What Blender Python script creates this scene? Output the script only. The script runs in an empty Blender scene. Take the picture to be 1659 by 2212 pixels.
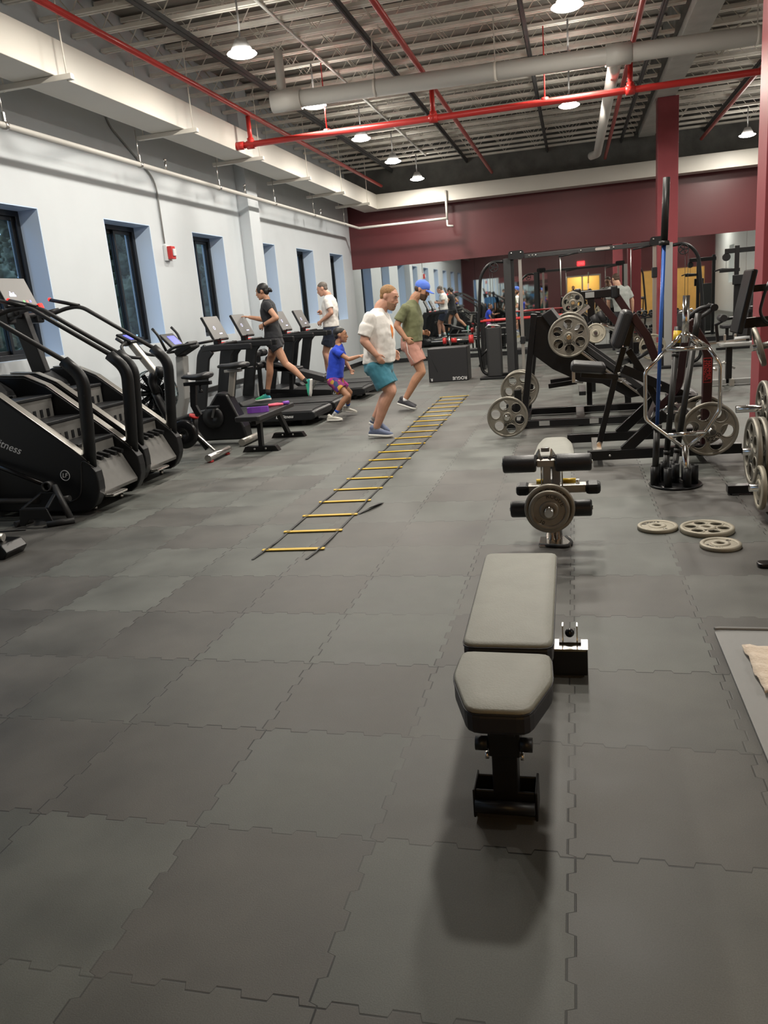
import bpy, bmesh, math, random
from mathutils import Vector as V, Matrix
random.seed(7)
PI = math.pi
scn = bpy.context.scene
COL = scn.collection
# ---------------------------------------------------------------- camera, world, exposure
cd = bpy.data.cameras.new('camera'); cam = bpy.data.objects.new('camera', cd); COL.objects.link(cam)
cd.sensor_width = 36.0; cd.sensor_fit = 'AUTO'; cd.lens = 36.0 * 1693.87 / 2212.0
cd.clip_start = 0.02; cd.clip_end = 200
CAMH = 1.5218
R0 = [[0.9704445, 0.226298, -0.0838256], [-0.0214896, -0.2649406, -0.9640253], [-0.2403658, 0.9373344, -0.2522471]]
cam.matrix_world = Matrix(((R0[0][0], -R0[1][0], -R0[2][0], 0), (R0[0][1], -R0[1][1], -R0[2][1], 0),
                           (R0[0][2], -R0[1][2], -R0[2][2], CAMH), (0, 0, 0, 1)))
scn.camera = cam
w = bpy.data.worlds.new('dusk_sky'); scn.world = w; w.use_nodes = True
wn = w.node_tree.nodes['Background']; wn.inputs[0].default_value = (0.42, 0.62, 1.0, 1); wn.inputs[1].default_value = 3.2
scn.view_settings.view_transform = 'Standard'; scn.view_settings.look = 'None'
scn.view_settings.gamma = 1.0; scn.view_settings.use_curve_mapping = False
scn.view_settings.exposure = -0.05
LAMP_W = 80.0
LAMP_COL = (1.0, 0.94, 0.84)
scn.cycles.max_bounces = 10; scn.cycles.diffuse_bounces = 4; scn.cycles.glossy_bounces = 5
scn.cycles.transparent_max_bounces = 12; scn.cycles.use_denoising = True
scn.cycles.caustics_reflective = False; scn.cycles.caustics_refractive = False
scn.cycles.sample_clamp_indirect = 6.0

# ---------------------------------------------------------------- materials
def lin(c):
    return tuple((x / 12.92 if x <= 0.04045 else ((x + 0.055) / 1.055) ** 2.4) for x in c)
def mat(name, col, rough=0.5, metal=0.0, bump=0.0, bscale=60.0, vary=0.0, vscale=8.0, emit=None, estr=0.0, coat=0.0, spec=0.5, sheen=0.0):
    m = bpy.data.materials.new(name); m.use_nodes = True
    nt = m.node_tree; b = nt.nodes['Principled BSDF']
    b.inputs['Base Color'].default_value = (*col, 1); b.inputs['Roughness'].default_value = rough
    b.inputs['Metallic'].default_value = metal; b.inputs['Specular IOR Level'].default_value = spec
    b.inputs['Coat Weight'].default_value = coat; b.inputs['Sheen Weight'].default_value = sheen
    tc = nt.nodes.new('ShaderNodeTexCoord')
    if vary:
        n = nt.nodes.new('ShaderNodeTexNoise'); n.inputs['Scale'].default_value = vscale; n.inputs['Detail'].default_value = 4
        nt.links.new(tc.outputs['Object'], n.inputs['Vector'])
        mp = nt.nodes.new('ShaderNodeMapRange'); mp.inputs['From Min'].default_value = .3; mp.inputs['From Max'].default_value = .7
        mp.inputs['To Min'].default_value = 1 - vary; mp.inputs['To Max'].default_value = 1 + vary
        nt.links.new(n.outputs['Fac'], mp.inputs['Value'])
        mx = nt.nodes.new('ShaderNodeVectorMath'); mx.operation = 'SCALE'; mx.inputs[0].default_value = col
        nt.links.new(mp.outputs['Result'], mx.inputs['Scale']); nt.links.new(mx.outputs['Vector'], b.inputs['Base Color'])
    if bump:
        n = nt.nodes.new('ShaderNodeTexNoise'); n.inputs['Scale'].default_value = bscale; n.inputs['Detail'].default_value = 3
        nt.links.new(tc.outputs['Object'], n.inputs['Vector'])
        bp = nt.nodes.new('ShaderNodeBump'); bp.inputs['Strength'].default_value = bump; bp.inputs['Distance'].default_value = 0.02
        nt.links.new(n.outputs['Fac'], bp.inputs['Height']); nt.links.new(bp.outputs['Normal'], b.inputs['Normal'])
    if emit:
        b.inputs['Emission Color'].default_value = (*emit, 1); b.inputs['Emission Strength'].default_value = estr
    return m
MT = {}
def defm(key, *a, **k):
    MT[key] = mat(key, *a, **k)
defm('black_coat', (.008, .008, .009), .42, bump=.05, bscale=300, spec=.35)
defm('black_gloss', (.007, .007, .008), .28, spec=.4)
defm('black_plastic', (.010, .0105, .012), .42, spec=.4)
defm('dark_plastic', (.028, .028, .029), .5, spec=.4)
defm('rubber', (.022, .022, .023), .75, bump=.1, bscale=200)
defm('vinyl', (.018, .018, .020), .42, bump=.06, bscale=120)
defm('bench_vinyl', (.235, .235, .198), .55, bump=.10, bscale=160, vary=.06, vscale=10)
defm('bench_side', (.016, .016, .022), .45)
defm('chrome', (.82, .80, .77), .12, metal=1)
defm('steel', (.62, .60, .57), .30, metal=1)
defm('grey_paint', (.30, .30, .29), .4)
defm('silver_paint', (.42, .40, .36), .35, metal=.6)
defm('plate_iron', (.27, .25, .21), .42, metal=.55, bump=.12, bscale=240, vary=.08, vscale=30)
defm('plate_light', (.33, .30, .235), .5, metal=.3, bump=.12, bscale=240, vary=.06)
defm('letter_black', (.012, .012, .012), .6)
defm('letter_white', (.85, .85, .85), .5)
defm('letter_red', (.60, .05, .05), .5)
defm('maroon_steel', (.028, .007, .008), .35)
defm('wall_white', (.62, .665, .70), .40, vary=.02, vscale=2.5, bump=.03, bscale=90)
defm('reveal_daylight_tint', (.64, .78, .97), .5)  # blue of the daylight is put into the reveal colour
defm('wall_pale', (.84, .87, .87), .45, vary=.02, vscale=2.5)
defm('maroon_wall', (.120, .026, .030), .36, vary=.06, vscale=1.2, bump=.03, bscale=60)
defm('pillar_red', (.255, .048, .058), .38, vary=.04)
defm('window_black', (.010, .011, .013), .35)
defm('deck', (.30, .28, .25), .85, vary=.2, vscale=1.8, bump=.2, bscale=12)
defm('joist_paint', (.86, .82, .74), .6, vary=.12, vscale=4)
defm('bridging', (.06, .06, .06), .6)
defm('duct_white', (.66, .63, .57), .45, vary=.03, vscale=1.5)
defm('pipe_white', (.62, .60, .56), .45)
defm('pipe_red', (.55, .035, .03), .3)
defm('beam_grey', (.15, .15, .14), .85, vary=.25, vscale=3, bump=.3, bscale=20)
defm('beam_light', (.45, .44, .41), .7, vary=.1, vscale=4)
defm('lamp_body', (.5, .5, .5), .4)
defm('lens', (.9, .9, .9), .4, emit=(1, .95, .86), estr=42.0)
defm('mirror', (.86, .90, .89), .02, metal=1)
defm('wood_door', (.92, .50, .13), .5, vary=.08, vscale=3)
defm('corridor', (.75, .58, .28), .6)
defm('yellow', (.72, .47, .03), .4)
defm('screen', (.15, .145, .14), .4, spec=.3, emit=(.5, .48, .45), estr=.16)
defm('screen_mark', (.6, .6, .9), .3, emit=(.7, .7, 1.0), estr=1.5)
defm('screen_blue', (.05, .06, .5), .3, emit=(.12, .12, 1.0), estr=1.6)
defm('led_red', (.5, .03, .03), .3, emit=(1, .05, .04), estr=1.0)
defm('led_green', (.03, .4, .05), .3, emit=(.1, 1, .1), estr=.8)
defm('exit_red', (.7, .03, .03), .4, emit=(1, .04, .05), estr=2.2)
defm('stair_grey', (.15, .146, .138), .5, vary=.08, vscale=12)
defm('trim_silver', (.24, .23, .21), .30, metal=.7)
defm('bar_blue', (.03, .11, .42), .35, metal=.2)
defm('bar_black', (.028, .027, .026), .42, metal=.3)
defm('red_cap', (.55, .03, .03), .4)
defm('band_purple', (.20, .06, .42), .6)
defm('band_pink', (.75, .10, .16), .6)
defm('mat_grey', (.27, .27, .265), .6, bump=.05)
defm('towel', (.72, .60, .48), .9, bump=.3, bscale=90, sheen=.3)
defm('bin_white', (.72, .73, .74), .45)
defm('strap', (.02, .02, .02), .6)
defm('foliage', (.22, .22, .13), .8, vary=.4, vscale=3)
defm('bark', (.06, .045, .03), .9)
defm('asphalt', (.08, .08, .08), .9)
defm('green_tag', (.05, .45, .15), .5)
def glass_mat():
    m = bpy.data.materials.new('window_glass'); m.use_nodes = True; nt = m.node_tree; nt.nodes.clear()
    o = nt.nodes.new('ShaderNodeOutputMaterial'); mx = nt.nodes.new('ShaderNodeMixShader'); fr = nt.nodes.new('ShaderNodeFresnel')
    t = nt.nodes.new('ShaderNodeBsdfTransparent'); g = nt.nodes.new('ShaderNodeBsdfGlossy')
    t.inputs[0].default_value = (.72, .78, .78, 1); g.inputs['Roughness'].default_value = .02; fr.inputs[0].default_value = 1.5
    gm = nt.nodes.new('ShaderNodeNewGeometry'); mrg = nt.nodes.new('ShaderNodeMapRange'); mrg.inputs['To Min'].default_value = 1.5; mrg.inputs['To Max'].default_value = 1 / 1.5
    nt.links.new(gm.outputs['Backfacing'], mrg.inputs['Value']); nt.links.new(mrg.outputs['Result'], fr.inputs[0])
    nt.links.new(fr.outputs[0], mx.inputs[0]); nt.links.new(t.outputs[0], mx.inputs[1]); nt.links.new(g.outputs[0], mx.inputs[2])
    nt.links.new(mx.outputs[0], o.inputs[0]); MT['glass'] = m
glass_mat()
def clear_plastic():
    m = MT['glass'].copy(); m.name = 'clear_plastic'; MT['clear'] = m
clear_plastic()
def floor_mat():
    m = bpy.data.materials.new('rubber_tile_floor'); m.use_nodes = True; nt = m.node_tree; N = nt.nodes; L = nt.links
    b = N['Principled BSDF']; geo = N.new('ShaderNodeNewGeometry'); sp = N.new('ShaderNodeSeparateXYZ'); L.new(geo.outputs['Position'], sp.inputs[0])
    def f(op, a, b_=None, c=None):
        n = N.new('ShaderNodeMath'); n.operation = op
        for i, q in enumerate((a, b_, c)):
            if q is None: continue
            if isinstance(q, (int, float)): n.inputs[i].default_value = q
            else: L.new(q, n.inputs[i])
        return n.outputs[0]
    u = f('DIVIDE', f('ADD', sp.outputs[0], .039 + 57.34), .5734); v = f('DIVIDE', f('SUBTRACT', sp.outputs[1], 1.345 - 57.34), .5734)
    def sq(t, ph):
        s = f('SINE', f('MULTIPLY', f('ADD', t, ph), 2 * PI * 4))
        return f('MULTIPLY', f('MAXIMUM', f('MINIMUM', f('MULTIPLY', s, 6), 1), -1), .018)
    du = f('ADD', u, sq(v, .0)); dv = f('ADD', v, sq(u, .06))
    def dist(q): return f('ABSOLUTE', f('SUBTRACT', f('FRACT', f('ADD', q, .5)), .5))
    seam = f('MINIMUM', dist(du), dist(dv))
    sm = N.new('ShaderNodeMapRange'); sm.inputs['From Min'].default_value = .0025; sm.inputs['From Max'].default_value = .0065
    L.new(seam, sm.inputs['Value'])
    iu = f('FLOOR', du); iv = f('FLOOR', dv)
    cb = N.new('ShaderNodeCombineXYZ'); L.new(iu, cb.inputs[0]); L.new(iv, cb.inputs[1])
    wnz = N.new('ShaderNodeTexWhiteNoise'); wnz.noise_dimensions = '2D'; L.new(cb.outputs[0], wnz.inputs['Vector'])
    # seam visibility varies (some joints closed tight, some open)
    vis = N.new('ShaderNodeTexNoise'); vis.inputs['Scale'].default_value = .9; L.new(geo.outputs['Position'], vis.inputs['Vector'])
    vr = N.new('ShaderNodeMapRange'); vr.inputs['From Min'].default_value = .38; vr.inputs['From Max'].default_value = .56
    vr.inputs['To Min'].default_value = .25; vr.inputs['To Max'].default_value = 1.0
    L.new(vis.outputs['Fac'], vr.inputs['Value'])
    off = N.new('ShaderNodeVectorMath'); off.operation = 'MULTIPLY_ADD'; L.new(cb.outputs[0], off.inputs[0]); off.inputs[1].default_value = (7.3, 3.9, 0); L.new(geo.outputs['Position'], off.inputs[2])
    n1 = N.new('ShaderNodeTexNoise'); n1.inputs['Scale'].default_value = 2.2; n1.inputs['Detail'].default_value = 3; L.new(off.outputs[0], n1.inputs['Vector'])
    n2 = N.new('ShaderNodeTexNoise'); n2.inputs['Scale'].default_value = 260; n2.inputs['Detail'].default_value = 2; L.new(geo.outputs['Position'], n2.inputs['Vector'])
    n3 = N.new('ShaderNodeTexNoise'); n3.inputs['Scale'].default_value = .55; n3.inputs['Detail'].default_value = 3; L.new(geo.outputs['Position'], n3.inputs['Vector'])
    def mr(s, a0, a1, b0, b1):
        q = N.new('ShaderNodeMapRange'); q.inputs['From Min'].default_value = a0; q.inputs['From Max'].default_value = a1
        q.inputs['To Min'].default_value = b0; q.inputs['To Max'].default_value = b1; L.new(s, q.inputs['Value']); return q.outputs['Result']
    val = f('MULTIPLY', mr(wnz.outputs['Value'], 0, 1, .80, 1.17), mr(n1.outputs['Fac'], .3, .7, .66, 1.30))
    val = f('MULTIPLY', val, mr(n2.outputs['Fac'], .3, .7, .88, 1.12)); val = f('MULTIPLY', val, mr(n3.outputs['Fac'], .35, .65, .93, 1.07))
    cx = N.new('ShaderNodeMix'); cx.data_type = 'RGBA'; cx.inputs[6].default_value = (.112, .108, .100, 1); cx.inputs[7].default_value = (.100, .105, .096, 1)
    L.new(wnz.outputs['Color'], cx.inputs[0]) if False else L.new(mr(wnz.outputs['Value'], .3, .7, 0, 1), cx.inputs[0])
    sc = N.new('ShaderNodeVectorMath'); sc.operation = 'SCALE'; L.new(cx.outputs[2], sc.inputs[0]); L.new(val, sc.inputs['Scale'])
    mask = f('SUBTRACT', 1, f('MULTIPLY', f('SUBTRACT', 1, sm.outputs['Result']), vr.outputs['Result']))
    fin = N.new('ShaderNodeMix'); fin.data_type = 'RGBA'; fin.inputs[6].default_value = (.006, .006, .006, 1); L.new(sc.outputs[0], fin.inputs[7]); L.new(mask, fin.inputs[0])
    L.new(fin.outputs[2], b.inputs['Base Color'])
    L.new(mr(n1.outputs['Fac'], .3, .7, .48, .62), b.inputs['Roughness'])
    bp = N.new('ShaderNodeBump'); bp.inputs['Strength'].default_value = .25; bp.inputs['Distance'].default_value = .004
    L.new(f('ADD', mask, f('MULTIPLY', n2.outputs['Fac'], .25)), bp.inputs['Height']); L.new(bp.outputs['Normal'], b.inputs['Normal'])
    b.inputs['Specular IOR Level'].default_value = .38
    MT['floor'] = m
floor_mat()

# ---------------------------------------------------------------- mesh helpers
class M:
    def __init__(s): s.v = []; s.f = []; s.sm = []
    def add(s, vs, fs, smooth=False):
        o = len(s.v); s.v += [V(q) for q in vs]; s.f += [tuple(i + o for i in q) for q in fs]; s.sm += [smooth] * len(fs); return s
    def bx(s, x0, x1, y0, y1, z0, z1):
        return s.add([(x, y, z) for x in (x0, x1) for y in (y0, y1) for z in (z0, z1)], [(0, 1, 3, 2), (4, 6, 7, 5), (0, 4, 5, 1), (2, 3, 7, 6), (0, 2, 6, 4), (1, 5, 7, 3)])
    def frame(s, d, ref=None):
        d = V(d).normalized(); ref = V(ref) if ref is not None else (V((0, 0, 1)) if abs(d.z) < .95 else V((0, 1, 0)))
        a = d.cross(ref)
        if a.length < 1e-6: a = d.cross(V((1, 0, 0)))
        a.normalize(); b = a.cross(d).normalized(); return d, a, b
    def bar(s, p0, p1, w, h, ref=None):            # square tube: w across (horizontal), h in the ref plane
        p0, p1 = V(p0), V(p1); d, a, b = s.frame(p1 - p0, ref)
        vs = [p + a * (i * w / 2) + b * (j * h / 2) for p in (p0, p1) for i, j in ((-1, -1), (1, -1), (1, 1), (-1, 1))]
        return s.add(vs, [(3, 2, 1, 0), (4, 5, 6, 7), (0, 1, 5, 4), (1, 2, 6, 5), (2, 3, 7, 6), (3, 0, 4, 7)])
    def path(s, pts, bend, k=5):
        pts = [V(p) for p in pts]
        if not bend or len(pts) < 3: return pts
        out = [pts[0]]
        for i in range(1, len(pts) - 1):
            a, b, c = pts[i - 1], pts[i], pts[i + 1]; r = min(bend, (a - b).length * .49, (c - b).length * .49)
            q0 = b + (a - b).normalized() * r; q1 = b + (c - b).normalized() * r
            for j in range(k + 1):
                t = j / k; out.append(q0 * (1 - t) ** 2 + b * 2 * t * (1 - t) + q1 * t * t)
        out.append(pts[-1]); return out
    def tube(s, pts, r, n=10, bend=0, closed=False, rs=None, sq=None):
        pts = s.path(pts, bend) if not closed else [V(p) for p in pts]
        m = len(pts); rings = []; pa = None
        for i, p in enumerate(pts):
            if closed: d = pts[(i + 1) % m] - pts[i - 1]
            else: d = pts[min(i + 1, m - 1)] - pts[max(i - 1, 0)]
            if d.length < 1e-9: d = V((0, 0, 1))
            d.normalize()
            if pa is None: _, a, b = s.frame(d)
            else:
                a = pa - d * pa.dot(d)
                if a.length < 1e-6: _, a, b = s.frame(d)
                a.normalize(); b = a.cross(d)
            pa = a; rr = rs[i] if rs and len(rs) == m else r
            if sq:
                rings.append([p + a * (x * sq[0] / 2) + b * (y * sq[1] / 2) for x, y in ((-1, -1), (1, -1), (1, 1), (-1, 1))])
            else: rings.append([p + (a * math.cos(2 * PI * k / n) + b * math.sin(2 * PI * k / n)) * rr for k in range(n)])
        return s.rings(rings, closed, smooth=not sq)
    def rings(s, rings, closed=False, smooth=True, caps=True):
        n = len(rings[0]); m = len(rings); vs = [q for r in rings for q in r]; fs = []
        for i in range(m if closed else m - 1):
            for k in range(n):
                fs.append((i * n + k, i * n + (k + 1) % n, ((i + 1) % m) * n + (k + 1) % n, ((i + 1) % m) * n + k))
        s.add(vs, fs, smooth)
        if caps and not closed:
            o = len(s.v) - len(vs); s.f += [tuple(o + k for k in reversed(range(n))), tuple(o + (m - 1) * n + k for k in range(n))]; s.sm += [False, False]
        return s
    def lathe(s, prof, o=(0, 0, 0), axis=(0, 0, 1), n=32, closed=True, smooth=True):     # prof: (r, h) list, closed profile loop
        d, a, b = s.frame(axis); o = V(o); rings = []
        for r, h in prof: rings.append([o + d * h + (a * math.cos(2 * PI * k / n) + b * math.sin(2 * PI * k / n)) * max(r, 1e-5) for k in range(n)])
        return s.rings(rings, closed, smooth, caps=not closed)
    def cyl(s, p0, p1, r, n=16):
        return s.tube([p0, p1], r, n)
    def prism(s, poly, axis, a, b):               # poly: 2D points in the plane normal to axis
        def P(q, t): return {'x': (t, q[0], q[1]), 'y': (q[0], t, q[1]), 'z': (q[0], q[1], t)}[axis]
        n = len(poly); vs = [P(q, a) for q in poly] + [P(q, b) for q in poly]
        fs = [tuple(range(n)), tuple(reversed(range(n, 2 * n)))] + [(i, i + n, (i + 1) % n + n, (i + 1) % n) for i in range(n)]
        return s.add(vs, fs)
    def ball(s, c, r, n=12, m=8, sc=(1, 1, 1)):
        c = V(c); rings = []
        for i in range(1, m): 
            t = PI * i / m; rings.append([c + V((r * sc[0] * math.sin(t) * math.cos(2 * PI * k / n), r * sc[1] * math.sin(t) * math.sin(2 * PI * k / n), -r * sc[2] * math.cos(t))) for k in range(n)])
        o = len(s.v); s.rings(rings, smooth=True, caps=False)
        b = len(s.v); s.v += [c + V((0, 0, -r * sc[2])), c + V((0, 0, r * sc[2]))]; q = o + (m - 2) * n
        for k in range(n): s.f += [(b, o + (k + 1) % n, o + k), (b + 1, q + k, q + (k + 1) % n)]; s.sm += [True, True]
        return s
    def xf(s, mtx):
        s.v = [mtx @ q for q in s.v]; return s
    def mesh(s, name, off=V((0, 0, 0))):
        me = bpy.data.meshes.new(name); me.from_pydata([tuple(q - off) for q in s.v], [], s.f)
        bm = bmesh.new(); bm.from_mesh(me); bmesh.ops.recalc_face_normals(bm, faces=bm.faces[:]); bm.to_mesh(me); bm.free()
        if len(me.polygons) == len(s.sm): me.polygons.foreach_set('use_smooth', s.sm)
        me.update(); return me
    def build(s, name, m, parent=None, bevel=0.0, seg=2, local=False):
        off = V((0, 0, 0))
        if parent is not None and not local: off = wloc(parent)
        me = s.mesh(name, off); return link(name, me, m, parent, bevel, seg)
def wloc(o):
    p = V(o.location)
    while o.parent is not None: o = o.parent; p = p + V(o.location)
    return p
def link(name, me, m, parent=None, bevel=0.0, seg=2):
    o = bpy.data.objects.new(name, me); COL.objects.link(o)
    if m is not None: me.materials.append(MT[m] if isinstance(m, str) else m)
    if parent is not None: o.parent = parent
    if bevel:
        bv = o.modifiers.new('bevel', 'BEVEL'); bv.width = bevel; bv.segments = seg; bv.limit_method = 'ANGLE'; bv.angle_limit = .7
        bv.harden_normals = False
    return o
def tag(o, label=None, cat=None, group=None, kind=None):
    if label: o['label'] = label
    if cat: o['category'] = cat
    if group: o['group'] = group
    if kind: o['kind'] = kind
    return o
def thing(name, label, cat, loc=(0, 0, 0), group=None, rz=0.0):
    o = bpy.data.objects.new(name, None); COL.objects.link(o); o.location = loc; o.rotation_euler = (0, 0, rz); o.empty_display_size = .1
    return tag(o, label, cat, group)
def struct(name, m, mt, bevel=0.0):
    return tag(m.build(name, mt, None, bevel), kind='structure')
def dup(root, loc, label=None, group=None, rot=None):
    r = root.copy(); COL.objects.link(r); r.location = loc
    if rot is not None: r.rotation_euler = rot
    if label: r['label'] = label
    if group: r['group'] = group
    for ch in list(root.children):
        c = ch.copy(); COL.objects.link(c); c.parent = r
        for g in list(ch.children):
            d = g.copy(); COL.objects.link(d); d.parent = c
    return r
def text(s, size, m, parent, o, xd, yd, ext=.0015, align='CENTER', name='lettering', arc=None, shear=0.0):
    xd, yd = V(xd).normalized(), V(yd).normalized(); zd = xd.cross(yd); o = V(o) - (wloc(parent) if parent is not None else V((0, 0, 0)))
    def one(ch, sz, mtx, acc):
        cu = bpy.data.curves.new('t', 'FONT'); cu.body = ch; cu.size = sz; cu.extrude = ext; cu.align_x = align; cu.align_y = 'CENTER'; cu.resolution_u = 3; cu.shear = shear
        ob = bpy.data.objects.new('t', cu); COL.objects.link(ob); bpy.context.view_layer.update()
        me = bpy.data.meshes.new_from_object(ob.evaluated_get(bpy.context.evaluated_depsgraph_get()))
        bpy.data.objects.remove(ob); me.transform(mtx); acc.append(me)
    base = Matrix(((xd.x, yd.x, zd.x, o.x), (xd.y, yd.y, zd.y, o.y), (xd.z, yd.z, zd.z, o.z), (0, 0, 0, 1))); acc = []
    if arc:
        rad, a0, a1 = arc
        for i, ch in enumerate(s):
            a = a0 + (a1 - a0) * (i / max(1, len(s) - 1)); one(ch, size, base @ Matrix.Rotation(a - PI / 2, 4, 'Z') @ Matrix.Translation((0, rad, 0)), acc)
    else: one(s, size, base, acc)
    bm = bmesh.new()
    for me in acc: bm.from_mesh(me); bpy.data.meshes.remove(me)
    me = bpy.data.meshes.new(name); bm.to_mesh(me); bm.free()
    return link(name, me, m, parent)
def pad(poly, z0, z1, axis='z'):
    return M().prism(poly, axis, z0, z1)
def rrect(x0, x1, y0, y1, r, k=4):
    out = []
    for cx, cy, a in ((x1 - r, y1 - r, 0), (x0 + r, y1 - r, PI / 2), (x0 + r, y0 + r, PI), (x1 - r, y0 + r, 1.5 * PI)):
        for i in range(k + 1): t = a + PI / 2 * i / k; out.append((cx + r * math.cos(t), cy + r * math.sin(t)))
    return out
# ================================================================ THE ROOM
XL, XR, YB, YF, ZD = -5.8, 6.9, -0.75, 21.5, 5.55
struct('floor', M().bx(XL - .5, XR + .3, YB - 2.6, YF + .3, -.2, 0), 'floor')
struct('ceiling', M().bx(XL - .5, XR + .3, YB - 2.6, YF + .3, ZD, ZD + .15), 'deck')
# left wall with deep window openings (2.475 m apart)
WZ0, WZ1, WW, WP = 1.28, 2.915, 1.17, 2.475
rights = [8.25 + WP * k for k in range(-3, 6)]
m = M(); ys = [YB - .3]
for r in rights: ys += [max(r - WW, YB - .2), r]
ys.append(YF + .3)
m.bx(XL - .42, XL, YB - .3, YF + .3, 0, WZ0); m.bx(XL - .42, XL, YB - .3, YF + .3, WZ1, ZD)
for i in range(0, len(ys), 2): m.bx(XL - .42, XL, ys[i], ys[i + 1], WZ0, WZ1)
struct('wall_left', m, 'wall_white')
struct('pilaster_column', M().bx(XL, XL + .2, 14.03, 14.52, 0, ZD), 'wall_white', .004)
for i, r in enumerate(rights):
    l = max(r - WW, YB - .2)
    win = thing('window_%d' % (i + 1), None, None, (XL - .3, (l + r) / 2, WZ0)); win['kind'] = 'structure'
    j = M(); e = .012
    j.bx(XL - .36, XL - .001, r - e, r, WZ0, WZ1); j.bx(XL - .36, XL - .001, l, l + e, WZ0, WZ1)
    j.bx(XL - .36, XL - .001, l + e, r - e, WZ1 - e, WZ1)
    j.build('window_reveal', 'reveal_daylight_tint', win)
    M().bx(XL - .36, XL - .001, l + e, r - e, WZ0, WZ0 + e).build('window_sill', 'wall_white', win)
    x0, x1 = XL - .36, XL - .25; fr = M(); t = .06; a, b = l + e, r - e; z0, z1 = WZ0 + e, WZ1 - e
    fr.bx(x0, x1, a, a + t, z0, z1); fr.bx(x0, x1, b - t, b, z0, z1); fr.bx(x0, x1, a + t, b - t, z0, z0 + t); fr.bx(x0, x1, a + t, b - t, z1 - t, z1)
    fr.build('window_frame', 'window_black', win, .004)
    mid = (a + b) / 2 + .12; sh = M(); s = .045
    for (q0, q1, xx) in ((a + t, mid, XL - .34), (mid - s, b - t, XL - .30)):
        sh.bx(xx - .015, xx + .015, q0, q0 + s, z0 + t, z1 - t); sh.bx(xx - .015, xx + .015, q1 - s, q1, z0 + t, z1 - t)
        sh.bx(xx - .015, xx + .015, q0 + s, q1 - s, z0 + t, z0 + t + s); sh.bx(xx - .015, xx + .015, q0 + s, q1 - s, z1 - t - s, z1 - t)
    sh.build('sash', 'window_black', win, .003)
    M().bx(XL - .343, XL - .337, a + t + s, mid - s, z0 + t + s, z1 - t - s).build('pane', 'glass', win)
    M().bx(XL - .303, XL - .297, mid, b - t - s, z0 + t + s, z1 - t - s).build('pane', 'glass', win)
struct('baseboard_left', M().bx(XL, XL + .015, YB, 14.03, 0, .11).bx(XL, XL + .015, 14.52, YF, 0, .11).bx(XL + .2, XL + .215, 14.03, 14.52, 0, .11), 'black_plastic')
tag(M().bx(XL, XL + .05, 8.9, 14.0, .43, .50).build('trim_1', 'dark_plastic', None, .006), kind='structure')
# far wall: maroon above, mirror panels below
struct('wall_far', M().bx(XL - .4, XR + .3, YF + .02, YF + .3, 0, ZD).bx(XL, XR, YF - .012, YF + .02, 2.555, 4.30), 'maroon_wall')
struct('trim_2', M().bx(XL, XR, YF - .03, YF + .02, 4.301, ZD), 'beam_grey')
struct('baseboard_far', M().bx(XL, XR, YF - .015, YF + .02, 0, .11), 'black_plastic')
mx = [XL, -4.15, -2.5, -.85, .8, 2.45, 4.1, 5.5, XR]
for i in range(len(mx) - 1):
    tag(M().bx(mx[i] + .002, mx[i + 1] - .002, YF, YF + .006, .112, 2.553).build('wall_mirror', 'mirror'), kind='structure')
# right wall and back wall (seen only in the mirror)
m = M(); wy = (3.0, 4.15, 12.0, 13.15)
m.bx(XR, XR + .3, YB - .3, YF + .3, 0, 1.28).bx(XR, XR + .3, YB - .3, YF + .3, 2.9, ZD)
m.bx(XR, XR + .3, YB - .3, 3.0, 1.28, 2.9).bx(XR, XR + .3, 4.15, 8.5, 1.28, 2.9).bx(XR, XR + .3, 9.65, YF + .3, 1.28, 2.9)
m.bx(XR + .25, XR + .3, 3.0, 4.15, 1.28, 2.9).bx(XR + .25, XR + .3, 8.5, 9.65, 1.28, 2.9)
struct('wall_right', m, 'wall_pale')
m = M(); dx0, dx1, dz = -.30, 1.32, 2.17
m.bx(XL - .4, dx0, YB - .2, YB, 0, ZD).bx(dx1, XR + .3, YB - .2, YB, 0, ZD).bx(dx0, dx1, YB - .2, YB, dz, ZD)
struct('wall_back', m, 'maroon_wall')
struct('corridor_wall', M().bx(dx0 - .8, dx1 + .8, YB - 2.4, YB - 2.3, 0, 3).bx(dx0 - .9, dx0 - .8, YB - 2.4, YB - .2, 0, 3).bx(dx1 + .8, dx1 + .9, YB - 2.4, YB - .2, 0, 3).bx(dx0 - .9, dx1 + .9, YB - 2.4, YB - .2, 2.7, 2.8), 'corridor')
d = tag(M().bx(dx0 - .07, dx0, YB - .22, YB + .02, 0, dz + .07).bx(dx1, dx1 + .07, YB - .22, YB + .02, 0, dz + .07).bx(dx0, dx1, YB - .22, YB + .02, dz, dz + .07).bx(.42, .50, YB - .2, YB, 0, dz).build('door_1', 'grey_paint'), kind='structure')
tag(M().bx(-5.19, -1.3, YB, YB + .006, .15, 2.5).build('wall_mirror', 'mirror'), kind='structure')
for x0, x1 in ((2.75, 4.1), (4.75, 6.4)):
    tag(M().bx(x0, x1, YB, YB + .03, .02, 2.15).build('door_2', 'wood_door', None, .004), kind='structure')
ex = thing('exit_sign', 'small lit red exit sign over the corridor doorway, seen in the mirror', 'sign', (.41, YB, 2.83))
M().bx(.22, .60, YB, YB + .05, 2.72, 2.94).build('sign_housing', 'exit_red', ex, .005)
text('EXIT', .15, 'letter_white', ex, (.41, YB + .052, 2.83), (-1, 0, 0), (0, 0, 1))
L = bpy.data.lights.new('corridor_lamp', 'AREA'); L.energy = 60; L.size = .8; L.color = (1, .72, .32)
lo = bpy.data.objects.new('corridor_lamp', L); COL.objects.link(lo); lo.location = (.5, YB - 1.4, 2.65)
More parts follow.
